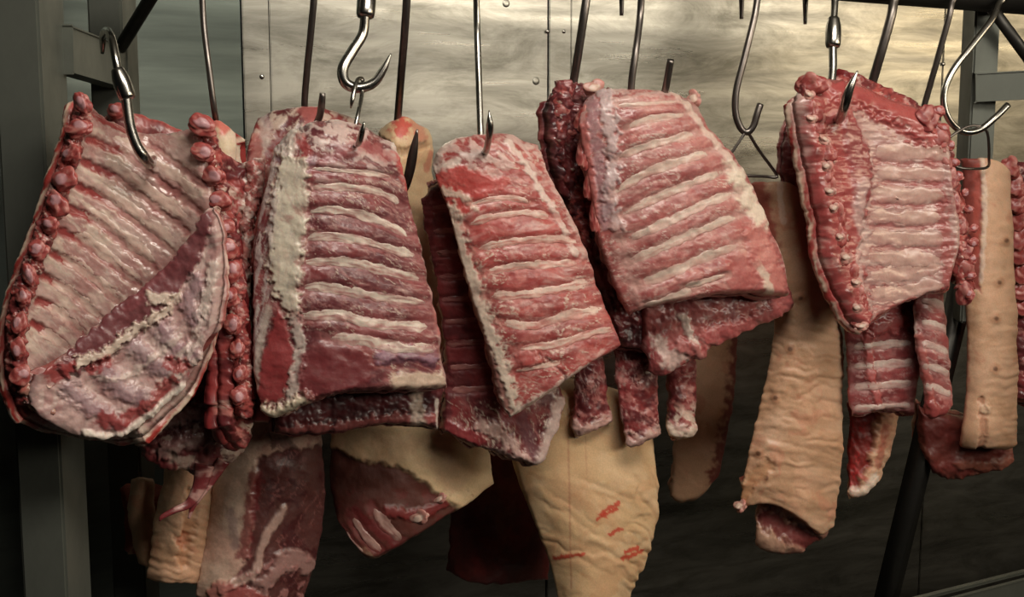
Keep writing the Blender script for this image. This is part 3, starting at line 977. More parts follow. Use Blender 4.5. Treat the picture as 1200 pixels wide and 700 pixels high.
strip('bone_column', tA2, [(297, 186), (300, 210), (295, 240), (288, 268), (286, 330)], [28, 26, 20, 14], -.08, .025, 308, (196, 150, 138), (170, 84, 78), (214, 190, 176), lump=.0025)
s = Slab([(240, 146), (252, 133), (268, 141), (284, 157)], [(244, 196), (260, 208), (272, 208), (284, 200)], [(240, 146), (244, 196)], [(284, 157), (284, 200)],
         -.065, .05, rag=1, seed=47, roll=(.03, .5), bulge=.02)
s.base(CREAM, FAT, 30).stroke([(240, 150), (252, 136), (262, 150)], 9, (190, 70, 64), .8)
s.lumps(.001, 20)
s.build('skin', tA2, M_SKIN)

# ---- A3: hanging lower flap between them
tA3 = thing('rib_flap', 'dark ragged rib flap with a torn dangling tendon, below the leftmost rack', 'pork ribs', 220, 380, .0)
s = Slab([(214, 330), (240, 322), (265, 318), (288, 320)], [(150, 522), (180, 548), (215, 558), (250, 560), (280, 540), (296, 528)],
         [(214, 330), (212, 400), (190, 470), (150, 522)], [(288, 320), (288, 400), (292, 470), (296, 528)], -.03, .03, rag=5, seed=51, bulge=.02, rollb=(.02, .2))
s.base((116, 40, 42), (84, 32, 34), 30).fibers((160, 110, 102), 60, 9, -22, .7, seed=3).mottle(FAT, 30, .1, .3, .5, ang=-20, sy=10).veins((170, 120, 110), 50, 12, -25, .7, .6, cover=-.2)
for q in (((170, 505), (215, 488), (262, 470)), ((190, 530), (230, 515), (275, 500)), ((215, 455), (260, 435))):
    s.stroke(q, 9, (166, 120, 112), .65, h=.004, rag=.6)
s.stroke([(230, 440), (250, 470), (262, 480)], 14, (136, 34, 40), .9, .003)
s.stroke([(172, 540), (200, 552)], 12, (150, 44, 48), .8, .003)
s.lumps(.003, 26).lumps(.001, 8); s.edge = ((130, 40, 44), (170, 100, 92))
s.build('flesh', tA3)
for nm, pts, rr in (('tendon', [(240, 545, -.03), (234, 570, -.032), (222, 590, -.034), (205, 598, -.036), (190, 606, -.036), (187, 611, -.036)], [.012, .009, .006, .004, .003, .001]),
                    ('tendon', [(262, 540, -.028), (246, 565, -.03), (228, 590, -.034), (221, 608, -.034)], [.008, .006, .004, .0015])):
    me = tube_mesh(nm, [P(*p) for p in pts], rr, 10, flat=.5, smooth_n=40)
    c = np.array([v.co[:] for v in me.vertices]); m = sstep(-.1, .3, fbm(c[:, 0] * 60, c[:, 2] * 60, 5))[:, None]
    a = me.attributes.new('tint', 'FLOAT_COLOR', 'POINT')
    a.data.foreach_set('color', np.hstack([lin((112, 44, 46)) * (1 - m) + lin((176, 132, 124)) * m, np.ones((len(c), 1))]).astype(np.float32).ravel())
    o = link(nm, me, M_MEAT, None); recentre(o); o.location = Vector(o.location) - tA3.location; o.parent = tA3

# ---- B2: rack behind the fat-covered one
tB2 = thing('rib_rack', 'rib rack behind the fat-covered rack, only its rounded shoulder showing at upper left', 'pork ribs', 365, 118, .0)
s = Slab([(300, 135), (330, 121), (370, 117), (405, 127), (435, 148)], [(292, 500), (340, 500), (400, 500), (450, 500)],
         [(300, 135), (286, 165), (282, 200), (292, 260), (288, 330), (292, 500)], [(435, 148), (450, 200), (455, 350), (450, 500)], -.045, .06, bulge=.02, roll=(.06, .13), rag=2, seed=61)
outer(s, -60)
s.mottle(FAT, 22, .0, .4, .65, ang=-65, sy=9, seed=8, h=.001, mask=sstep(330, 140, s.Y))
s.mottle((190, 160, 160), 30, .2, .4, .5, seed=12)
s.stroke([(360, 122), (368, 150)], 12, (186, 90, 82), .6).stroke([(312, 150), (300, 190), (292, 230)], 8, WHITE, .5)
s.stroke([(298, 165), (304, 200)], 9, (170, 60, 52), .7)
s.build('flesh', tB2)

# ---- B: the big fat-covered rack, folded over its hook
tB = thing('rib_rack', 'big folded rib rack with a broad cream fat band down its left side', 'pork ribs', 420, 140, -.05)
s = Slab([(338, 158), (356, 144), (390, 134), (428, 141), (462, 165)], [(303, 482), (320, 493), (352, 480), (400, 465), (450, 461), (500, 459), (533, 457)],
         [(338, 158), (318, 178), (308, 215), (298, 255), (291, 310), (291, 370), (292, 430), (303, 482)],
         [(462, 165), (474, 190), (482, 222), (495, 275), (506, 320), (515, 360), (524, 410), (533, 457)],
         -.135, .045, bulge=.035, roll=(.075, .17), rag=1.6, seed=71, er=.014)
outer(s, 14)
s.base((130, 48, 50), (98, 34, 40), 60, -.5, .5).fibers((168, 92, 86), 60, 7, 14, .55, seed=1).fibers((92, 36, 44), 50, 6, 12, .45, seed=2)
s.veins((186, 130, 124), 60, 16, 14, .7, .45, seed=3).veins(FAT, 50, 14, 16, .86, .6, seed=4, h=.0005, cover=.0).fibers((204, 164, 154), 40, 4, 15, .5, .3, .9, seed=17)
# pale, membrane-marbled top
s.mottle((206, 176, 166), 24, -.15, .35, .8, ang=10, sy=11, seed=8, h=.001, mask=sstep(240, 170, s.Y))
s.stroke([(346, 160), (340, 175), (330, 178)], 8, WHITE, .8, .003)
s.stroke([(352, 165), (360, 178), (356, 190)], 8, (156, 44, 42), .85)
s.stroke([(330, 185), (345, 200), (365, 190)], 8, (166, 140, 150), .6)
s.stroke([(402, 176), (430, 172), (452, 184)], 9, (168, 78, 76), .6).stroke([(376, 190), (400, 182)], 6, (150, 70, 76), .7)
s.stroke([(468, 178), (474, 200), (484, 225)], 8, (190, 58, 50), .85).stroke([(460, 170), (478, 198), (486, 230)], 3, WHITE, .7)
# fat band
s.poly([(330, 178), (360, 190), (362, 225), (356, 280), (352, 335), (350, 370), (338, 372), (322, 345), (316, 320), (316, 270), (322, 220)], (206, 192, 168), .96, 7, .0028, rag=7, rs=9)
s.fibers((178, 122, 112), 44, 7, 76, .6, .15, .7, seed=41, mask=sstep(374, 356, s.X) * sstep(308, 322, s.X))
s.mottle((176, 160, 148), 14, .2, .4, .45, ang=80, sy=6, seed=19, mask=sstep(372, 350, s.X) * sstep(300, 325, s.X))
s.poly([(318, 355), (312, 420), (312, 470), (328, 468), (336, 425), (334, 370)], (196, 176, 158), .0, 5)
# silver-skin streaks on the outer left
s.mottle((176, 156, 150), 50, -.15, .3, .8, ang=102, sy=7, seed=22, h=.0008, mask=sstep(326, 314, s.X + (s.Y - 300) * .12))
s.veins((210, 196, 184), 60, 7, 102, .6, .6, seed=24, cover=-.4, mask=sstep(330, 316, s.X + (s.Y - 300) * .12))
s.poly([(326, 362), (312, 400), (302, 440), (302, 474), (326, 470), (342, 448), (345, 410), (334, 380)], (150, 42, 44), .93, 5, .002, rag=3)
s.stroke([(314, 362), (304, 410), (299, 460)], 5, (190, 170, 155), .7)
s.stroke([(346, 372), (352, 410), (346, 440), (342, 466)], 7, (190, 172, 160), .75, .002, rag=.9, rs=7)
s.stroke([(310, 480), (322, 486), (350, 472), (360, 466)], 9, CREAM, .95, .005, rag=.7, rs=5)
# bottom muscle and silver skin
s.poly([(352, 412), (380, 402), (420, 408), (436, 425), (432, 448), (395, 462), (358, 470), (348, 445)], (118, 40, 44), .9, 6, .0015, rag=4)
s.stroke([(446, 416), (475, 412), (505, 418)], 10, (142, 104, 124), .85, .003).stroke([(450, 425), (480, 421), (508, 430)], 4, (90, 46, 62), .7)
s.poly([(456, 438), (522, 434), (524, 455), (462, 456)], (206, 176, 150), .85, 6, .001, rag=5)
s.stroke([(505, 318), (512, 370), (520, 420), (530, 452)], 5, (196, 150, 140), .7).stroke([(486, 235), (500, 300), (512, 362)], 5, WHITE, .55, rag=.8)
s.stroke([(478, 210), (494, 270), (506, 330), (514, 390)], 4, (178, 60, 56), .6, rag=.9)
W = (212, 194, 180)
for pts, w in ((((362, 197), (395, 200), (430, 203), (462, 208)), 6), (((362, 220), (405, 220), (446, 226), (472, 242)), 9), (((359, 248), (396, 247), (446, 260), (480, 279)), 10),
               (((355, 281), (386, 277), (433, 285), (490, 302)), 10), (((353, 308), (402, 307), (446, 316), (498, 329)), 10),
               (((350, 340), (373, 336), (414, 343), (462, 351), (504, 356)), 11), (((349, 371), (397, 370), (435, 379), (508, 384)), 12), (((383, 396), (428, 399), (462, 407), (514, 410)), 13)):
    s.rib(pts, w, .0032, W, (160, 92, 90), groove=.0012, fade=.12)
    s.stroke([(p[0], p[1] - w * 1.15) for p in pts], w * 1.0, None, h=.0026, soft=.95, rag=.25)
s.edge = ((120, 36, 38), (190, 140, 124))
s.build('flesh', tB)
s = Slab([(330, 440), (420, 440), (525, 440)], [(322, 508), (360, 512), (400, 508), (450, 500), (490, 502), (515, 505)], [(330, 440), (322, 508)], [(525, 440), (518, 480), (515, 505)],
         -.055, .03, rag=2, seed=79, rollb=(.0, .3))
s.base((96, 30, 34), (70, 24, 28), 30).stroke([(335, 505), (400, 500), (450, 492), (515, 490)], 7, (168, 80, 76), .8, .002, rag=.8)
s.stroke([(488, 450), (490, 500)], 8, (206, 180, 160), .85).stroke([(512, 470), (514, 505)], 3, (210, 190, 176), .8)
s.lumps(.002, 22).lumps(.0008, 7); s.edge = ((120, 36, 36), (170, 90, 84))
s.build('folded_flap', tB)

# ---- C: pale skinned leg behind, hung on the thick bar hook
tC = thing('ham', 'pale skinned leg with blood-red hook hole behind the gap between two racks', 'ham', 470, 128, .05)
s = Slab([(452, 146), (462, 134), (472, 128), (484, 134), (500, 148)], [(385, 600), (400, 628), (432, 662), (470, 648), (540, 604), (588, 568)],
         [(452, 146), (438, 165), (432, 220), (400, 380), (380, 530), (385, 600)], [(500, 148), (512, 170), (512, 220), (530, 380), (575, 500), (588, 568)],
         .055, .07, bulge=.04, roll=(.05, .1), rag=1.5, seed=81)
s.base((216, 186, 146), (206, 172, 136), 50)
s.stroke([(468, 128), (470, 150)], 13, (186, 52, 52), .85, rag=.7).stroke([(484, 140), (496, 160)], 7, (190, 90, 80), .5)
s.stroke([(440, 160), (470, 178), (500, 170)], 5, (150, 110, 80), .6, -.003).stroke([(480, 190), (500, 180)], 8, (214, 170, 130), .6)
s.stroke([(502, 200), (506, 180)], 4, (190, 100, 84), .6)
s.poly([(378, 520), (420, 540), (470, 548), (520, 582), (546, 604), (432, 670), (380, 600)], (76, 20, 22), .95, 8, -.005, rag=3)  # raw cut face, its red darkened to carry the shade in the colour
s.stroke([(415, 600), (445, 625), (470, 645)], 6, (104, 32, 34), .8).stroke([(455, 600), (490, 605), (520, 592)], 7, (120, 40, 40), .8, .003)
s.mottle((110, 40, 40), 16, .3, .3, .5, seed=7, mask=sstep(560, 590, s.Y))
s.stroke([(426, 650), (436, 664), (452, 662)], 8, (196, 160, 130), .85, rag=.4)
for q in (((436, 596), (452, 616), (474, 638)), ((410, 606), (428, 630), (450, 652)), ((398, 622), (412, 642), (428, 656))):
    s.rib(q, 11, .004, (176, 140, 130), (120, 56, 54), fade=.2, brk=.5)
s.lumps(.003, 60).lumps(.0006, 18)
s.edge = ((150, 60, 54), (206, 170, 136))
s.build('skin', tC, M_SKIN)
chunk('rib_end', tC, 493, 607, .02, 22, 16, CH_F, rot=20)
chunk('rib_end', tC, 517, 585, .02, 16, 10, CH_F, rot=35)

# ---- D: middle red rack
tD = thing('rib_rack', 'middle bright-red rib rack hung by one pointed tip, thin fat line down left edge', 'pork ribs', 570, 155, -.05)
s = Slab([(503, 186), (518, 164), (552, 151), (590, 150), (632, 167)], [(596, 495), (606, 491), (640, 469), (690, 434), (735, 406)],
         [(503, 186), (506, 208), (522, 246), (534, 296), (542, 325), (553, 365), (570, 420), (582, 465), (596, 495)],
         [(632, 167), (652, 214), (677, 261), (696, 308), (711, 350), (735, 406)], -.10, .045, bulge=.022, roll=(.06, .13), rag=1.5, seed=91, er=.012)
outer(s, -6)
s.base((172, 60, 54), (142, 46, 44), 60, -.5, .5).fibers((202, 116, 104), 60, 8, -8, .6, seed=1).fibers((140, 44, 44), 50, 6, -8, .4, seed=2)
s.veins((204, 150, 138), 60, 17, -8, .68, .5, seed=3).veins(FAT, 60, 15, -10, .8, .8, seed=4, h=.0007, cover=-.05).fibers((214, 184, 172), 70, 7, -10, .42, .15, .7, seed=9)
s.mottle((206, 172, 160), 26, -.1, .35, .75, ang=25, sy=10, seed=8, h=.001, mask=sstep(235, 175, s.Y))
s.poly([(508, 205), (535, 192), (575, 205), (600, 215), (570, 225), (556, 240), (530, 262), (520, 240)], (186, 50, 42), .85, 6, .0015, rag=5)
s.stroke([(520, 222), (545, 232), (556, 244)], 5, FAT, .8, .001, rag=.7)
s.stroke([(506, 190), (514, 172), (530, 162)], 9, WHITE, .65, .001, rag=.8).stroke([(510, 196), (536, 190)], 5, WHITE, .7)
s.stroke([(596, 168), (614, 190), (634, 225), (656, 262), (674, 300)], 4, (216, 190, 176), .8, .0012, rag=.7)
s.stroke([(632, 168), (648, 205), (668, 250), (690, 300)], 8, (206, 176, 162), .6, .0008, rag=.9)
s.stroke([(650, 200), (676, 260)], 4, (176, 48, 44), .7)
s.stroke([(528, 250), (540, 295), (556, 340), (574, 395), (588, 440), (600, 480)], 12, (214, 192, 170), .9, .0015, rag=.75, rs=8)
s.stroke([(548, 350), (566, 400), (582, 445), (596, 480)], 5, (140, 50, 48), .75, -.002, rag=.7)
s.stroke([(610, 480), (645, 460), (690, 428)], 4, (206, 180, 165), .8, rag=.8)
s.stroke([(640, 420), (662, 440), (664, 455)], 2, (96, 24, 26), .7, -.0015, rag=.6).stroke([(628, 405), (636, 425)], 2, (110, 30, 30), .6, -.001)
s.poly([(604, 415), (630, 408), (634, 428), (612, 436)], (178, 66, 60), .7, 5, .002)
s.stroke([(690, 395), (712, 388), (722, 392)], 8, (156, 70, 76), .6, .001)
W = (216, 186, 172)
for pts, w in ((((548, 240), (590, 232), (625, 238)), 6), (((545, 265), (574, 255), (618, 250), (650, 256)), 9), (((555, 293), (596, 284), (646, 280), (684, 285)), 9), (((566, 320), (600, 313), (640, 310), (684, 308)), 9),
               (((568, 347), (610, 346), (655, 339), (698, 330)), 11), (((584, 378), (627, 382), (661, 371), (712, 361)), 11), (((604, 409), (651, 404), (696, 390), (724, 384)), 10), (((600, 436), (630, 431), (660, 424)), 6)):
    s.rib(pts, w, .0026, W, (186, 98, 88), groove=.001, fade=.14)
    s.stroke([(p[0], p[1] - w * 1.3) for p in pts], w * 1.1, None, h=.0022, soft=.95, rag=.25)
s.edge = ((176, 84, 72), (212, 184, 160))
s.build('flesh', tD)

# ---- E: dark rack behind the middle one
tE = thing('rib_rack', 'dark red rib rack behind the middle bright-red one, its ragged cut end pointing down', 'pork ribs', 560, 220, .02)
s = Slab([(489, 230), (520, 212), (580, 205)], [(514, 505), (540, 520), (566, 530), (600, 538), (634, 548), (650, 520), (668, 470)],
         [(489, 230), (496, 275), (508, 340), (518, 420), (514, 505)], [(580, 205), (600, 300), (640, 400), (668, 470)], -.025, .04, rag=3.5, seed=101, bulge=.02)
outer(s, 0, .4)
s.base((138, 42, 44), (96, 30, 34), 36).fibers((176, 96, 90), 50, 9, 70, .6, seed=6, mask=sstep(430, 480, s.Y)).veins(FAT, 40, 14, 65, .74, .8, seed=9, h=.001, cover=-.1, mask=sstep(450, 490, s.Y))
s.veins((160, 90, 86), 50, 12, 4, .66, .5, seed=3)
s.stroke([(565, 500), (590, 510), (615, 545)], 9, (200, 160, 148), .75, .003, rag=.8).stroke([(612, 490), (622, 520), (632, 545)], 8, (120, 70, 76), .7)
s.stroke([(655, 470), (645, 510), (634, 545)], 8, (206, 176, 164), .8, .002).stroke([(575, 530), (620, 540)], 5, (206, 160, 150), .7)
s.stroke([(520, 500), (560, 515)], 9, (140, 34, 40), .8, .003)
for y in (245, 272, 298, 326, 352, 378, 404, 432, 458):
    x = 494 + (y - 250) * .12
    s.rib([(x + 4, y), (x + 30, y - 1), (x + 75, y - 4)], 8, .0022, (166, 110, 104), (130, 52, 54), fade=.2)
s.edge = ((136, 34, 38), (196, 140, 130))
s.build('flesh', tE)

# ---- F: row of short rib ends behind
def short_piece(label, top, bot, left, right, off, seed, ang=80, pale=0):
    t = thing('rib_piece', label, 'pork ribs', top[1][0], top[1][1], off)
    s = Slab(top, bot, left, right, off, .035, rag=2.5, seed=seed, bulge=.015)
    s.base((140, 46, 46), (96, 28, 32), 24).veins((196, 150, 140), 30, 9, ang, .62, .7, seed=2, cover=-.2)
    s.mottle((190, 110, 102), 14, .2, .3, .6, seed=4)
    b = np.asarray(bot, float)
    s.stroke(b - np.array([0, 8]), 9, (200, 160, 146), .6 + pale, .003, rag=.9, rs=7)
    if pale: s.mottle(FAT, 12, -.2, .4, .8, seed=8, mask=sstep(.55, .8, s.V))
    s.lumps(.0025, 20).lumps(.001, 7)
    s.edge = ((150, 44, 44), (206, 176, 160))
    s.build('flesh', t)
    return t


short_piece('short rib end left of the wide strip under the dark knobbly rack', [(668, 425), (690, 422), (712, 418)], [(664, 500), (676, 513), (698, 508), (722, 496)],
            [(668, 425), (668, 460), (664, 500)], [(712, 418), (718, 460), (722, 496)], .01, 111, 60)
short_piece('wide dark rib strip with a pale cut foot, below the dark knobbly rack', [(712, 380), (740, 378), (772, 380)], [(734, 522), (742, 529), (758, 522), (777, 512)],
            [(712, 380), (718, 450), (726, 500), (734, 522)], [(772, 380), (776, 450), (777, 512)], .0, 113, 85)
short_piece('narrow rib end with a pale fatty foot, rightmost of the short rib ends', [(775, 400), (798, 400), (822, 400)], [(779, 514), (795, 517), (820, 515)],
            [(775, 400), (777, 460), (779, 514)], [(822, 400), (822, 460), (820, 515)], .03, 117, 85, .3)

# ---- G2: dark knobbly rack left of the broad pink one
tG2 = thing('rib_rack', 'dark knobbly rib rack half hidden left of the broad pink rack', 'pork ribs', 670, 97, .0)
s = Slab([(648, 95), (668, 92), (690, 94), (720, 97)], [(726, 400), (740, 410), (760, 412), (780, 410)], [(648, 95), (644, 145), (648, 190), (661, 228), (684, 285), (708, 345), (726, 400)],
         [(720, 97), (730, 200), (750, 300), (780, 410)], -.03, .035, rag=3, seed=121, roll=(.03, .08), lr=.0)
s.base((120, 40, 44), (76, 26, 32), 24).mottle((176, 110, 106), 12, .2, .3, .7, seed=2, h=.002, mask=sstep(320, 120, s.Y))
s.mottle((60, 20, 24), 14, .3, .3, .6, seed=5).veins((150, 90, 90), 30, 12, 70, .7, .5).lumps(.004, 18).lumps(.0016, 7)
s.edge = ((120, 36, 40), (170, 100, 96))
s.build('flesh', tG2)
chain('vertebra', tG2, [(664, 108), (660, 140), (662, 178), (672, 222)], [26, 22, 20], 6, [-.028, -.022], CH_B, jit=5, over=.8)
strip('backbone', tG2, [(664, 96), (660, 140), (662, 178), (674, 228), (692, 290)], [34, 30, 28, 26], -.035, .03, 305, (128, 44, 46), (80, 26, 32), (170, 104, 104))

# ---- G: broad pink rack
tG = thing('rib_rack', 'broad pink rib rack with slanting pale ribs, folded double, skinned fat edge at right', 'pork ribs', 760, 100, -.05)
s = Slab([(684, 112), (706, 98), (735, 97), (770, 98), (800, 106), (818, 122)], [(736, 377), (752, 368), (790, 359), (826, 352), (862, 347), (907, 347), (932, 350)],
         [(684, 112), (675, 145), (683, 195), (690, 236), (698, 280), (712, 325), (725, 355), (736, 377)],
         [(818, 122), (837, 154), (869, 192), (888, 219), (908, 268), (924, 305), (932, 350)], -.115, .05, bulge=.03, roll=(.065, .14), rag=1.6, seed=131, er=.012)
outer(s, -22)
s.base((176, 88, 82), (150, 64, 62), 60, -.5, .5).fibers((206, 140, 128), 60, 8, -22, .6, seed=1).fibers((214, 180, 166), 44, 4, -22, .3, .3, .9, seed=17).fibers((150, 60, 58), 50, 7, -22, .35, seed=2)
s.veins((206, 164, 152), 60, 12, -22, .62, .5, seed=3).veins((216, 190, 176), 40, 10, -22, .84, .7, seed=4, h=.0006)
s.mottle((206, 170, 158), 30, -.05, .35, .65, ang=-8, sy=11, seed=8, mask=sstep(165, 110, s.Y))
s.stroke([(706, 108), (714, 140), (718, 186), (714, 236), (722, 262)], 9, (196, 172, 170), .8, .002, rag=.9, rs=8)
s.stroke([(692, 110), (696, 150), (702, 200), (708, 260)], 9, (170, 130, 136), .6, .001, rag=.9)
s.stroke([(684, 150), (690, 200), (696, 250)], 6, (182, 88, 80), .8, .002, rag=.7)
s.stroke([(722, 265), (734, 305), (744, 345)], 8, (190, 140, 130), .6, rag=.8)
s.stroke([(788, 108), (812, 135), (838, 170), (866, 205)], 4, (214, 186, 168), .8, .001)
s.poly([(846, 186), (862, 192), (884, 225), (902, 262), (896, 275), (880, 258), (862, 232), (852, 210)], (218, 198, 174), .92, 7, .0015, rag=6)
s.stroke([(885, 275), (898, 310), (910, 345)], 16, (194, 104, 94), .8, .002).stroke([(908, 272), (922, 305), (930, 345)], 4, (216, 190, 170), .85)
s.stroke([(886, 310), (896, 325), (900, 342)], 5, FAT, .8, rag=.8)
s.poly([(850, 285), (885, 285), (892, 330), (860, 345), (848, 320)], (180, 84, 78), .75, 8, .001)
s.stroke([(812, 255), (806, 266), (818, 276)], 2.5, (140, 40, 44), .6, -.001)
W = (204, 182, 168)
for pts, w in ((((722, 124), (755, 122), (796, 119)), 6), (((733, 150), (762, 140), (806, 134)), 8), (((722, 186), (756, 172), (819, 156)), 10), (((716, 228), (756, 204), (806, 186), (838, 178)), 12),
               (((726, 253), (762, 236), (806, 217), (852, 199)), 12), (((730, 283), (787, 258), (831, 237), (868, 225)), 12), (((732, 309), (769, 293), (814, 273), (872, 250)), 12),
               (((748, 334), (790, 318), (828, 301), (868, 287)), 13), (((752, 360), (790, 349), (815, 338)), 11), (((800, 336), (826, 330), (852, 322)), 8)):
    s.rib(pts, w * .85, .0034, W, (192, 140, 128), groove=.001, fade=.16, brk=.3)
    s.stroke([(p[0] - w * .3, p[1] - w * 1.15) for p in pts], w * 1.0, None, h=.003, soft=.95, rag=.25)
s.edge = ((150, 60, 58), (196, 140, 126))
s.build('flesh', tG)
chain('flesh_lump', tG, [(683, 140), (686, 175), (691, 215), (698, 255)], [15, 13], 4, -.082, CH_R, jit=2, over=.9)
chunk('bone_end', tG, 696, 104, -.05, 26, 18, CH_F); chunk('bone_end', tG, 814, 116, -.05, 16, 18, CH_F, rot=40)
s = Slab([(748, 330), (800, 325), (860, 320), (922, 325)], [(756, 436), (774, 449), (794, 438), (824, 423), (838, 411), (876, 390), (935, 364)],
         [(748, 330), (750, 390), (756, 436)], [(922, 325), (934, 345), (935, 364)], -.05, .045, rag=2.5, seed=137, rollb=(.02, .25), bulge=.015)
s.base((170, 80, 76), (140, 54, 54), 30).veins((206, 170, 160), 40, 14, 60, .66, .6, cover=-.1).mottle((196, 100, 92), 22, .2, .3, .6)
s.stroke([(800, 372), (812, 400), (820, 420)], 6, (214, 190, 176), .85, .002, rag=.8).stroke([(772, 400), (785, 425), (800, 410)], 10, (206, 180, 168), .7, rag=.9)
s.stroke([(830, 395), (870, 385), (905, 368)], 12, (176, 74, 72), .7, .004).stroke([(800, 405), (820, 415)], 9, (168, 60, 58), .8, .004)
s.lumps(.003, 26).lumps(.001, 8); s.edge = ((160, 66, 62), (200, 130, 118))
s.build('folded_flap', tG)

# ---- skinned pieces
def wrinkles(s, amp, L, Wd, ang, mask=None, seed=0, sharp=1.6):
    c, n = math.cos(math.radians(ang)), math.sin(math.radians(ang))
    xr = s.X * c + s.Y * n; yr = -s.X * n + s.Y * c
    w = fbm(s.X / 34, s.Y / 34, s.seed + 15 + seed, 3)
    f = gnoise(xr / L + w * .3, yr / Wd + w * .45, s.seed + 33 + seed) + .2 * gnoise(xr / L * 1.7 + w * .4, yr / Wd * 2.1, s.seed + 34 + seed)
    r = np.sqrt(f * f + .012) * 1.5 - .3
    if mask is not None: r = r * mask
    s.h = s.h + amp * r
    return r


def skin_base(s):
    s.base(SKIN, (192, 150, 118), 60).mottle((214, 168, 136), 50, .0, .5, .6, seed=2).mottle((190, 120, 96), 44, .3, .4, .4, seed=5)
    s.mottle((170, 128, 92), 10, .5, .4, .25, seed=7)
    s.lumps(.003, 70).lumps(.0006, 18, seed=4)
    s.edge = ((176, 96, 80), (214, 184, 154))
    return s


def nipples(s, pts):
    for p in pts:
        s.stroke([p], 7, (180, 128, 96), .6, .0015, rag=.2).stroke([p], 3.0, (92, 58, 40), .85, .001, rag=.3)


tH = thing('pork_belly', 'wrinkled tan skin slab with dark nipples and cut foot, hung by a wire triangle', 'pork belly', 900, 206, .0)
s = Slab([(872, 210), (890, 207), (915, 206), (932, 212), (946, 226)], [(858, 592), (868, 603), (888, 598), (912, 602), (938, 616), (962, 634), (984, 618)],
         [(872, 210), (885, 300), (902, 380), (888, 460), (874, 522), (858, 592)], [(946, 226), (966, 290), (982, 350), (992, 400), (993, 480), (991, 560), (984, 618)],
         .0, .06, bulge=.045, roll=(.012, .05), rag=1.2, seed=141, rollb=(.02, .1))
skin_base(s)
s.stroke([(880, 206), (895, 260), (900, 300)], 15, (156, 70, 62), .85, rag=.3).stroke([(914, 210), (918, 260)], 4, WHITE, .5)
s.stroke([(945, 262), (950, 290)], 16, (206, 120, 96), .45)
m = sstep(330, 430, s.Y)
wrinkles(s, .0026, 75, 15, 6, m)
wrinkles(s, .0008, 44, 11, 16, sstep(420, 520, s.Y), seed=9)
wrinkles(s, .0006, 50, 16, 5, None, seed=19)
nipples(s, [(937, 349), (926, 409), (909, 466), (890, 531), (898, 560)])
s.stroke([(866, 590), (884, 560), (900, 545)], 8, (190, 140, 100), .6, -.003)
s.build('skin', tH, M_SKIN)
s = Slab([(885, 575), (920, 580), (970, 590)], [(880, 636), (890, 650), (910, 656), (940, 655), (965, 640), (978, 620)], [(885, 575), (880, 636)], [(970, 590), (978, 620)],
         .03, .05, rag=2.5, seed=147, rollb=(.03, .4), bulge=.02)
s.base((182, 136, 108), (160, 108, 88), 40).stroke([(898, 608), (922, 622), (950, 636)], 13, (112, 30, 32), .92, -.006).stroke([(900, 652), (940, 652)], 5, (126, 60, 52), .7)
s.mottle((130, 60, 54), 20, .4, .3, .5).lumps(.0025, 26); s.edge = ((120, 44, 42), (190, 140, 116))
s.build('cut_foot', tH)
chunk('fat_lump', tH, 868, 594, .035, 14, 14, CH_F, depth=.03)

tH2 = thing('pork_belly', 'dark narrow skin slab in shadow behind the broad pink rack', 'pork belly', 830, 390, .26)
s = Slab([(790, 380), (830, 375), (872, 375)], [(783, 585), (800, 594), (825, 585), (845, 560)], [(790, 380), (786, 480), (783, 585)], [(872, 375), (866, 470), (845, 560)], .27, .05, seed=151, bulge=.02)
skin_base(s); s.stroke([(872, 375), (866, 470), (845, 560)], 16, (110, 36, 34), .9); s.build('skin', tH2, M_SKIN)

# ---- I2: rack behind the right one
tI2 = thing('rib_rack', 'small striped rib rack hanging below and behind the two-backboned rack', 'pork ribs', 1050, 130, .02)
s = Slab([(930, 135), (980, 125), (1040, 130), (1090, 150)], [(992, 480), (1002, 490), (1040, 484), (1075, 489)], [(930, 135), (918, 175), (918, 205), (945, 260), (980, 350), (990, 420), (992, 480)],
         [(1090, 150), (1090, 300), (1084, 400), (1075, 489)], .0, .03, rag=2.5, seed=161, bulge=.02)
outer(s, 0)
s.base((150, 56, 56), (116, 38, 40), 40); s.veins((196, 150, 144), 40, 10, -6, .66, .6, seed=3)
s.mottle((110, 36, 40), 20, .0, .3, .8, seed=9, mask=sstep(985, 950, s.X))
s.stroke([(1016, 395), (1020, 440), (1030, 480)], 6, (176, 62, 58), .85, .004)
s.stroke([(1025, 385), (1062, 376)], 10, (160, 50, 50), .8, .004)
for y in (405, 428, 452, 478):
    s.rib([(998, y + 3), (1030, y), (1072, y - 3)], 9, .0026, (200, 178, 168), (180, 124, 118), fade=.1, brk=.4)
s.edge = ((140, 46, 48), (196, 150, 140))
s.build('flesh', tI2)
s = Slab([(1066, 345), (1085, 335), (1110, 338)], [(1082, 486), (1092, 495), (1112, 488), (1119, 476)], [(1066, 345), (1070, 410), (1082, 486)], [(1110, 338), (1118, 400), (1121, 450), (1119, 476)],
         -.035, .035, rag=2, seed=163, bulge=.02)
outer(s, 10)
s.base((160, 66, 64), (126, 44, 44), 30); s.veins((206, 170, 160), 30, 9, 16, .64, .6, seed=3)
s.stroke([(1066, 362), (1070, 390), (1066, 415)], 6, (206, 184, 170), .9, .003, rag=.4).stroke([(1076, 395), (1088, 450), (1094, 485)], 5, (176, 72, 62), .8, .003)
s.stroke([(1085, 478), (1105, 482)], 10, (150, 52, 50), .9, .003)
for y in (352, 378, 403, 428, 452):
    s.rib([(1078, y), (1098, y + 4), (1117, y + 12)], 9, .0024, (200, 178, 168), (180, 124, 118), fade=.12, brk=.4)
s.build('folded_flap', tI2)

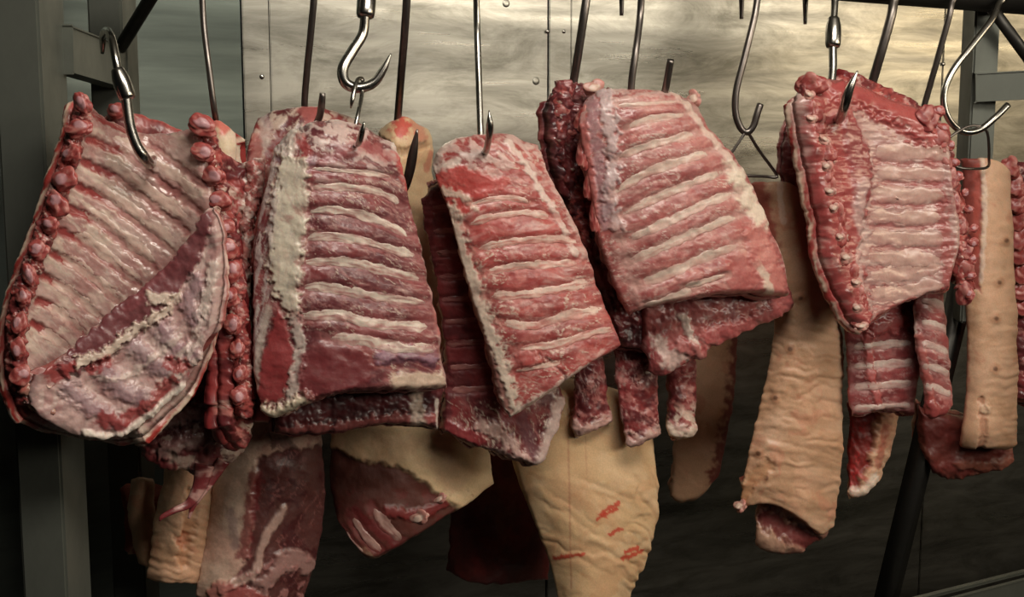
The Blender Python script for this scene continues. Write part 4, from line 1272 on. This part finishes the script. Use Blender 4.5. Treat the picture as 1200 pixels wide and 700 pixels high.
# ---- I: right rack with two backbones
tI = thing('rib_rack', 'right-hand rib rack, pearly inside facing out between two knobbly backbones', 'pork ribs', 1000, 95, -.05)
s = Slab([(938, 92), (970, 88), (1010, 96), (1040, 112), (1080, 128), (1116, 160)], [(1020, 383), (1038, 368), (1065, 356), (1090, 346), (1114, 338)],
         [(938, 92), (940, 130), (948, 180), (962, 245), (972, 310), (1000, 370), (1020, 383)], [(1116, 160), (1120, 220), (1128, 280), (1114, 338)],
         -.08, .03, bulge=-.02, roll=(.05, .1), rag=2, seed=171, lr=.02)
s.base((186, 142, 132), (172, 116, 110), 40)
s.mottle((204, 168, 156), 40, -.05, .5, .6, ang=4, sy=10, seed=1).fibers((150, 84, 80), 60, 6, 5, .35, seed=3)
s.veins((160, 52, 52), 60, 14, 6, .8, .7, seed=4, cover=.0)
s.lumps(.002, 40).lumps(.0008, 20, 6, seed=3)
s.stroke([(985, 100), (1020, 112), (1060, 132), (1098, 160)], 20, (176, 66, 60), .92, .004, rag=.5)
s.stroke([(1005, 120), (1040, 140), (1075, 165)], 9, (160, 52, 50), .85, rag=.6)
s.poly([(940, 95), (985, 98), (1005, 150), (1020, 200), (1012, 250), (1004, 290), (1014, 340), (1024, 386), (985, 370), (960, 260)], (166, 58, 56), .95, 7, .005, rag=5)
s.poly([(985, 130), (1012, 160), (1022, 210), (1008, 255), (998, 230), (990, 180)], (150, 66, 66), .85, 6, .002)
s.stroke([(1008, 215), (1002, 250), (1012, 272)], 8, (196, 160, 152), .7, .001)
s.stroke([(1012, 275), (1003, 300), (1008, 340)], 4, (210, 170, 160), .7)
s.stroke([(1022, 384), (1045, 364), (1090, 348), (1112, 340)], 6, (176, 62, 58), .9, .001)
s.stroke([(1088, 190), (1104, 250), (1112, 310), (1112, 338)], 9, (166, 58, 54), .7, rag=.6)
s.mottle((206, 150, 138), 12, .35, .3, .5, seed=12, mask=sstep(1020, 1000, s.X))
for y, x0 in ((176, 1022), (201, 1024), (226, 1018), (252, 1014), (277, 1016), (301, 1012), (324, 1014), (346, 1018)):
    s.rib([(x0, y), (x0 + 40, y + 3 - (y > 310) * 6), (min(x0 + 94, 1112), y + 4 - (y > 310) * 16)], 17, .0036, (196, 160, 148), (182, 134, 126), groove=0, fade=.15, soft=0, brk=.35)
    s.stroke([(x0 + 6, y + 13), (x0 + 50, y + 15), (x0 + 92, y + 13)], 3, (164, 70, 70), .55, -.0012, rag=1.2, rs=14)
s.edge = ((166, 58, 54), FAT)
s.build('flesh', tI, M_MEMB)
chain('vertebra', tI, [(952, 100), (956, 140), (966, 185), (976, 235), (986, 285), (994, 330), (1008, 372)], [30, 28, 26, 22, 18], 12, [-.104, -.098], CH_R, jit=5, over=1.0)
strip('backbone', tI, [(950, 96), (956, 140), (966, 185), (976, 235), (986, 285), (994, 330), (1008, 372)], [34, 38, 36, 30, 26], -.108, .03, 303, o2=-.10)
chain('cartilage', tI, [(945, 112), (958, 145), (970, 190), (975, 225), (985, 262), (993, 300), (1002, 345), (1013, 385)], [15, 13], 11, [-.136, -.126], CH_F, jit=5, over=.4)
chain('vertebra', tI, [(1088, 138), (1102, 168), (1106, 200), (1116, 232), (1124, 270), (1129, 310), (1130, 342)], [30, 28, 26, 24], 9, [-.080, -.070], CH_B, jit=3, over=1.0)
strip('backbone', tI, [(1086, 136), (1102, 168), (1106, 200), (1116, 232), (1124, 270), (1129, 310), (1130, 342)], [32, 30, 28, 26], -.086, .03, 304, o2=-.076)
chain('transverse_bone', tI, [(1100, 130), (1112, 170), (1124, 205), (1136, 232), (1139, 262), (1141, 292), (1140, 320), (1136, 345)], [14, 12], 12, [-.085, -.08], CH_A, jit=3, over=.55)
strip('muscle_rim', tI, [(978, 96), (1005, 100), (1035, 113), (1064, 127), (1092, 146)], [20, 24, 26, 26], -.055, .03, 307, lump=.003)

# ---- J
tJ = thing('pork_piece', 'small skinned chunk with raw red middle, below the small striped rack', 'pork piece', 1020, 480, .08)
s = Slab([(990, 470), (1020, 470), (1062, 470)], [(988, 580), (1000, 588), (1018, 583), (1036, 560)], [(990, 470), (989, 530), (988, 580)], [(1062, 470), (1056, 510), (1036, 560)], .07, .05, seed=181, rag=1.5, bulge=.02)
skin_base(s)
s.poly([(985, 465), (1030, 468), (1030, 500), (1020, 545), (1004, 572), (985, 575)], (120, 20, 24), .95, 6, -.008, rag=5)
s.mottle((170, 40, 40), 12, .1, .3, .7, mask=sstep(1024, 1012, s.X)).stroke([(1000, 576), (1012, 578), (1024, 560)], 6, WHITE, .7)
s.stroke([(1038, 500), (1030, 545)], 5, (150, 60, 50), .6); s.lumps(.002, 10)
s.build('flesh', tJ, M_SKIN)

# ---- K: smooth skin slab at right
tK = thing('pork_belly', 'smooth tan skin slab near right edge, raw red strip along its left side', 'pork belly', 1150, 178, .0)
s = Slab([(1118, 180), (1140, 178), (1162, 179), (1178, 186), (1188, 202)], [(1118, 528), (1135, 534), (1160, 533), (1185, 532), (1196, 520)],
         [(1118, 180), (1122, 260), (1125, 345), (1126, 440), (1118, 528)], [(1188, 202), (1191, 260), (1195, 340), (1197, 430), (1196, 520)], .0, .055, bulge=.035, roll=(.012, .05), rag=1, seed=191, rollb=(.03, .1))
skin_base(s)
s.mottle((216, 172, 140), 40, -.2, .4, .6, seed=9)
s.poly([(1112, 175), (1150, 176), (1152, 240), (1150, 300), (1148, 345), (1136, 330), (1128, 300), (1112, 260)], (138, 52, 50), .92, 5, -.002, rag=4)
s.stroke([(1146, 195), (1144, 300)], 5, (176, 80, 68), .7).stroke([(1152, 180), (1154, 250), (1150, 330)], 3, WHITE, .5)
s.stroke([(1126, 345), (1130, 440), (1122, 528)], 6, (190, 110, 96), .6, rag=.4)
wrinkles(s, .002, 70, 12, -6, sstep(330, 420, s.Y) * sstep(1140, 1175, s.X)); wrinkles(s, .0005, 60, 16, 4, None, seed=6)
nipples(s, [(1178, 282), (1171, 331), (1167, 373), (1165, 432)])
s.stroke([(1150, 470), (1152, 500), (1150, 530)], 5, (176, 120, 96), .6, -.004).stroke([(1153, 478)], 7, (222, 190, 160), .7, .004)
s.build('skin', tK, M_SKIN)

tL = thing('pork_piece', 'dark folded chunk in shadow below the smooth skin slab at right', 'pork piece', 1140, 500, .08)
s = Slab([(1075, 480), (1130, 490), (1196, 500)], [(1088, 560), (1110, 570), (1140, 566), (1175, 555), (1194, 540)], [(1075, 480), (1080, 530), (1088, 560)], [(1196, 500), (1194, 540)], .06, .06, seed=197, rag=2, rollb=(.03, .3), bulge=.02)
skin_base(s); s.base((150, 100, 82), (116, 66, 56), 40); s.poly([(1070, 475), (1150, 500), (1180, 530), (1160, 560), (1090, 565)], (110, 44, 40), .85, 8, -.003, rag=6)  # skin tone darkened here, shadow put into the base colour
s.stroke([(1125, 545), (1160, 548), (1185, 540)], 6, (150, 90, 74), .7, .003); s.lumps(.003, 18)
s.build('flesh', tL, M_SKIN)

# ---- M: rack at the right border
tM = thing('rib_rack', 'knobbly dark red rack cut off by the right border of the picture', 'pork ribs', 1195, 185, .02)
s = Slab([(1168, 186), (1190, 183), (1215, 182), (1250, 190)], [(1194, 470), (1215, 480), (1250, 480)], [(1168, 186), (1182, 240), (1192, 320), (1194, 400), (1194, 470)], [(1250, 190), (1256, 330), (1250, 480)], .06, .06, seed=201, rag=3, roll=(.03, .1))
s.base((140, 44, 46), (96, 30, 34), 24).mottle((190, 120, 112), 12, .2, .3, .7, h=.002).lumps(.004, 16).lumps(.0015, 6)
s.build('flesh', tM)
chain('vertebra', tM, [(1184, 196), (1194, 240), (1200, 300), (1202, 360)], [24, 22], 9, [.055, .06], CH_R, jit=2)

# ---- lower row, left
tN = thing('ham', 'wrinkled pale skin end at lower left, beside the split leg with raw red inside', 'ham', 235, 500, .08)
s = Slab([(200, 470), (230, 466), (270, 470)], [(166, 682), (185, 690), (215, 692), (246, 697)], [(200, 470), (184, 560), (172, 620), (166, 682)], [(270, 470), (262, 560), (252, 640), (246, 697)], .06, .06, seed=211, bulge=.035, rollb=(.02, .1))
skin_base(s); wrinkles(s, .0016, 60, 11, 10, sstep(570, 620, s.Y)); s.stroke([(214, 634)], 9, (176, 96, 70), .7, -.004)
s.stroke([(225, 580), (215, 660)], 8, (196, 130, 90), .4, -.004)
s.build('skin', tN, M_SKIN)
tN2 = thing('ham', 'dim brown skin piece almost lost in shadow at the far lower left', 'ham', 160, 560, .12)
s = Slab([(150, 560), (165, 553), (185, 556)], [(158, 665), (172, 672), (190, 670)], [(150, 560), (143, 610), (158, 665)], [(185, 556), (192, 610), (190, 670)], .12, .05, seed=213, bulge=.03, roll=(.02, .15), rollb=(.02, .15))
skin_base(s); s.build('skin', tN2, M_SKIN)
tO = thing('ham', 'split leg at lower left, pale skin on left half, raw red flesh on right', 'ham', 300, 480, .06)
s = Slab([(262, 480), (310, 470), (350, 478), (382, 500)], [(222, 705), (260, 715), (310, 720), (362, 720)], [(262, 480), (246, 550), (234, 620), (222, 705)], [(382, 500), (392, 570), (384, 640), (362, 720)], .035, .08, seed=217, bulge=.05, rag=2)
skin_base(s); s.base((206, 170, 146), (196, 150, 128), 50)
s.poly([(300, 540), (330, 530), (392, 520), (400, 620), (370, 720), (262, 720), (268, 690), (290, 655), (296, 600)], (80, 24, 25), .95, 7, -.004, rag=4)
s.mottle((70, 18, 22), 30, .1, .3, .7, mask=sstep(300, 320, s.X)).veins((160, 90, 84), 40, 14, 110, .72, .5, mask=sstep(290, 310, s.X))
s.stroke([(334, 598), (318, 622), (306, 645), (300, 670), (262, 692)], 6, (190, 150, 134), .8, .003, rag=.5, rs=16).stroke([(300, 560), (285, 650)], 9, (120, 32, 34), .85)
s.stroke([(310, 685), (340, 660), (360, 662)], 11, (176, 128, 118), .65, .003, rag=.7, rs=16).stroke([(275, 640), (272, 600)], 6, (150, 120, 116), .6)
s.poly([(250, 680), (300, 690), (330, 720), (240, 720)], (176, 76, 70), .7, 6, .004, rag=6)
s.mottle((176, 110, 104), 20, .2, .4, .7, ang=115, sy=10, seed=9, h=.002, mask=sstep(640, 670, s.Y) * sstep(270, 290, s.X))
s.build('flesh', tO)

# ---- Q: big skin ham with red scratches
tQ = thing('ham', 'broad tan ham in front at lower centre, smooth skin with short red scratches', 'ham', 690, 470, .06)
s = Slab([(580, 470), (640, 455), (700, 450), (772, 470)], [(654, 745), (685, 752), (712, 750), (738, 735)], [(580, 470), (592, 548), (616, 612), (638, 668), (654, 745)],
         [(772, 470), (779, 530), (782, 600), (768, 650), (745, 700), (738, 735)], .03, .09, seed=221, bulge=.055, rag=1, rollb=(.02, .12), er=.02)
s.base((210, 174, 132), (204, 164, 124), 70).mottle((216, 184, 146), 50, .0, .5, .6).mottle((196, 140, 100), 40, .3, .4, .3, seed=5)
s.lumps(.002, 80); s.edge = ((206, 150, 110), (214, 184, 140))
wrinkles(s, .0022, 100, 24, 22, sstep(540, 575, s.Y) * .8 + .1); wrinkles(s, .0042, 90, 15, 58, sstep(715, 755, s.X) * sstep(540, 560, s.Y), seed=5)
for q in (((700, 608), (722, 597)), ((703, 602), (725, 590)), ((715, 626), (728, 620)), ((650, 654), (684, 650)), ((730, 655), (752, 646)), ((732, 648), (748, 643))):
    s.stroke(q, 2.6, (188, 52, 36), .85, rag=.8, rs=5)
s.stroke([(665, 480), (667, 560), (669, 690)], 1.2, (170, 110, 84), .5, rag=.3).stroke([(686, 480), (688, 555)], 1.0, (180, 124, 96), .4, rag=.3)
s.build('skin', tQ, M_SKIN)

tR = thing('ham', 'dark red-brown leg deep in shadow left of the broad tan ham', 'ham', 570, 540, .2)
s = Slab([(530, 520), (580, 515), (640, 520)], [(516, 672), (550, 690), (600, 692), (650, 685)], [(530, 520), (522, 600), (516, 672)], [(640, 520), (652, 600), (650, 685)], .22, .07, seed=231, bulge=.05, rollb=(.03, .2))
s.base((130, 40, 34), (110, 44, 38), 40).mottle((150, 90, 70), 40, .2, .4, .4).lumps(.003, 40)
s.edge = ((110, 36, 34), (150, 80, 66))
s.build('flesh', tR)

# ---- steel edge of a low tray at lower right
tT = thing('steel_tray', 'dark steel tray whose bright wet rim runs across the lower right corner', 'tray', 1160, 700, .1)
a, b = P(1075, 702, .12), P(1260, 655, .34)
d = (b - a).normalized(); sd = d.cross(Vector((0, 0, 1))).normalized()
for nm, c, sx, sy, sz in (('rim', (a + b) / 2, (b - a).length + .3, .006, .006), ('tray_wall', (a + b) / 2 + sd * .02 - Vector((0, 0, .034)), (b - a).length + .3, .004, .06)):
    o = link(nm, box_mesh(nm, c.x, c.y, c.z, sx, sy, sz, d, sd, sd.cross(d)), M_FRAME, None); recentre(o); o.location = Vector(o.location) - tT.location; o.parent = tT
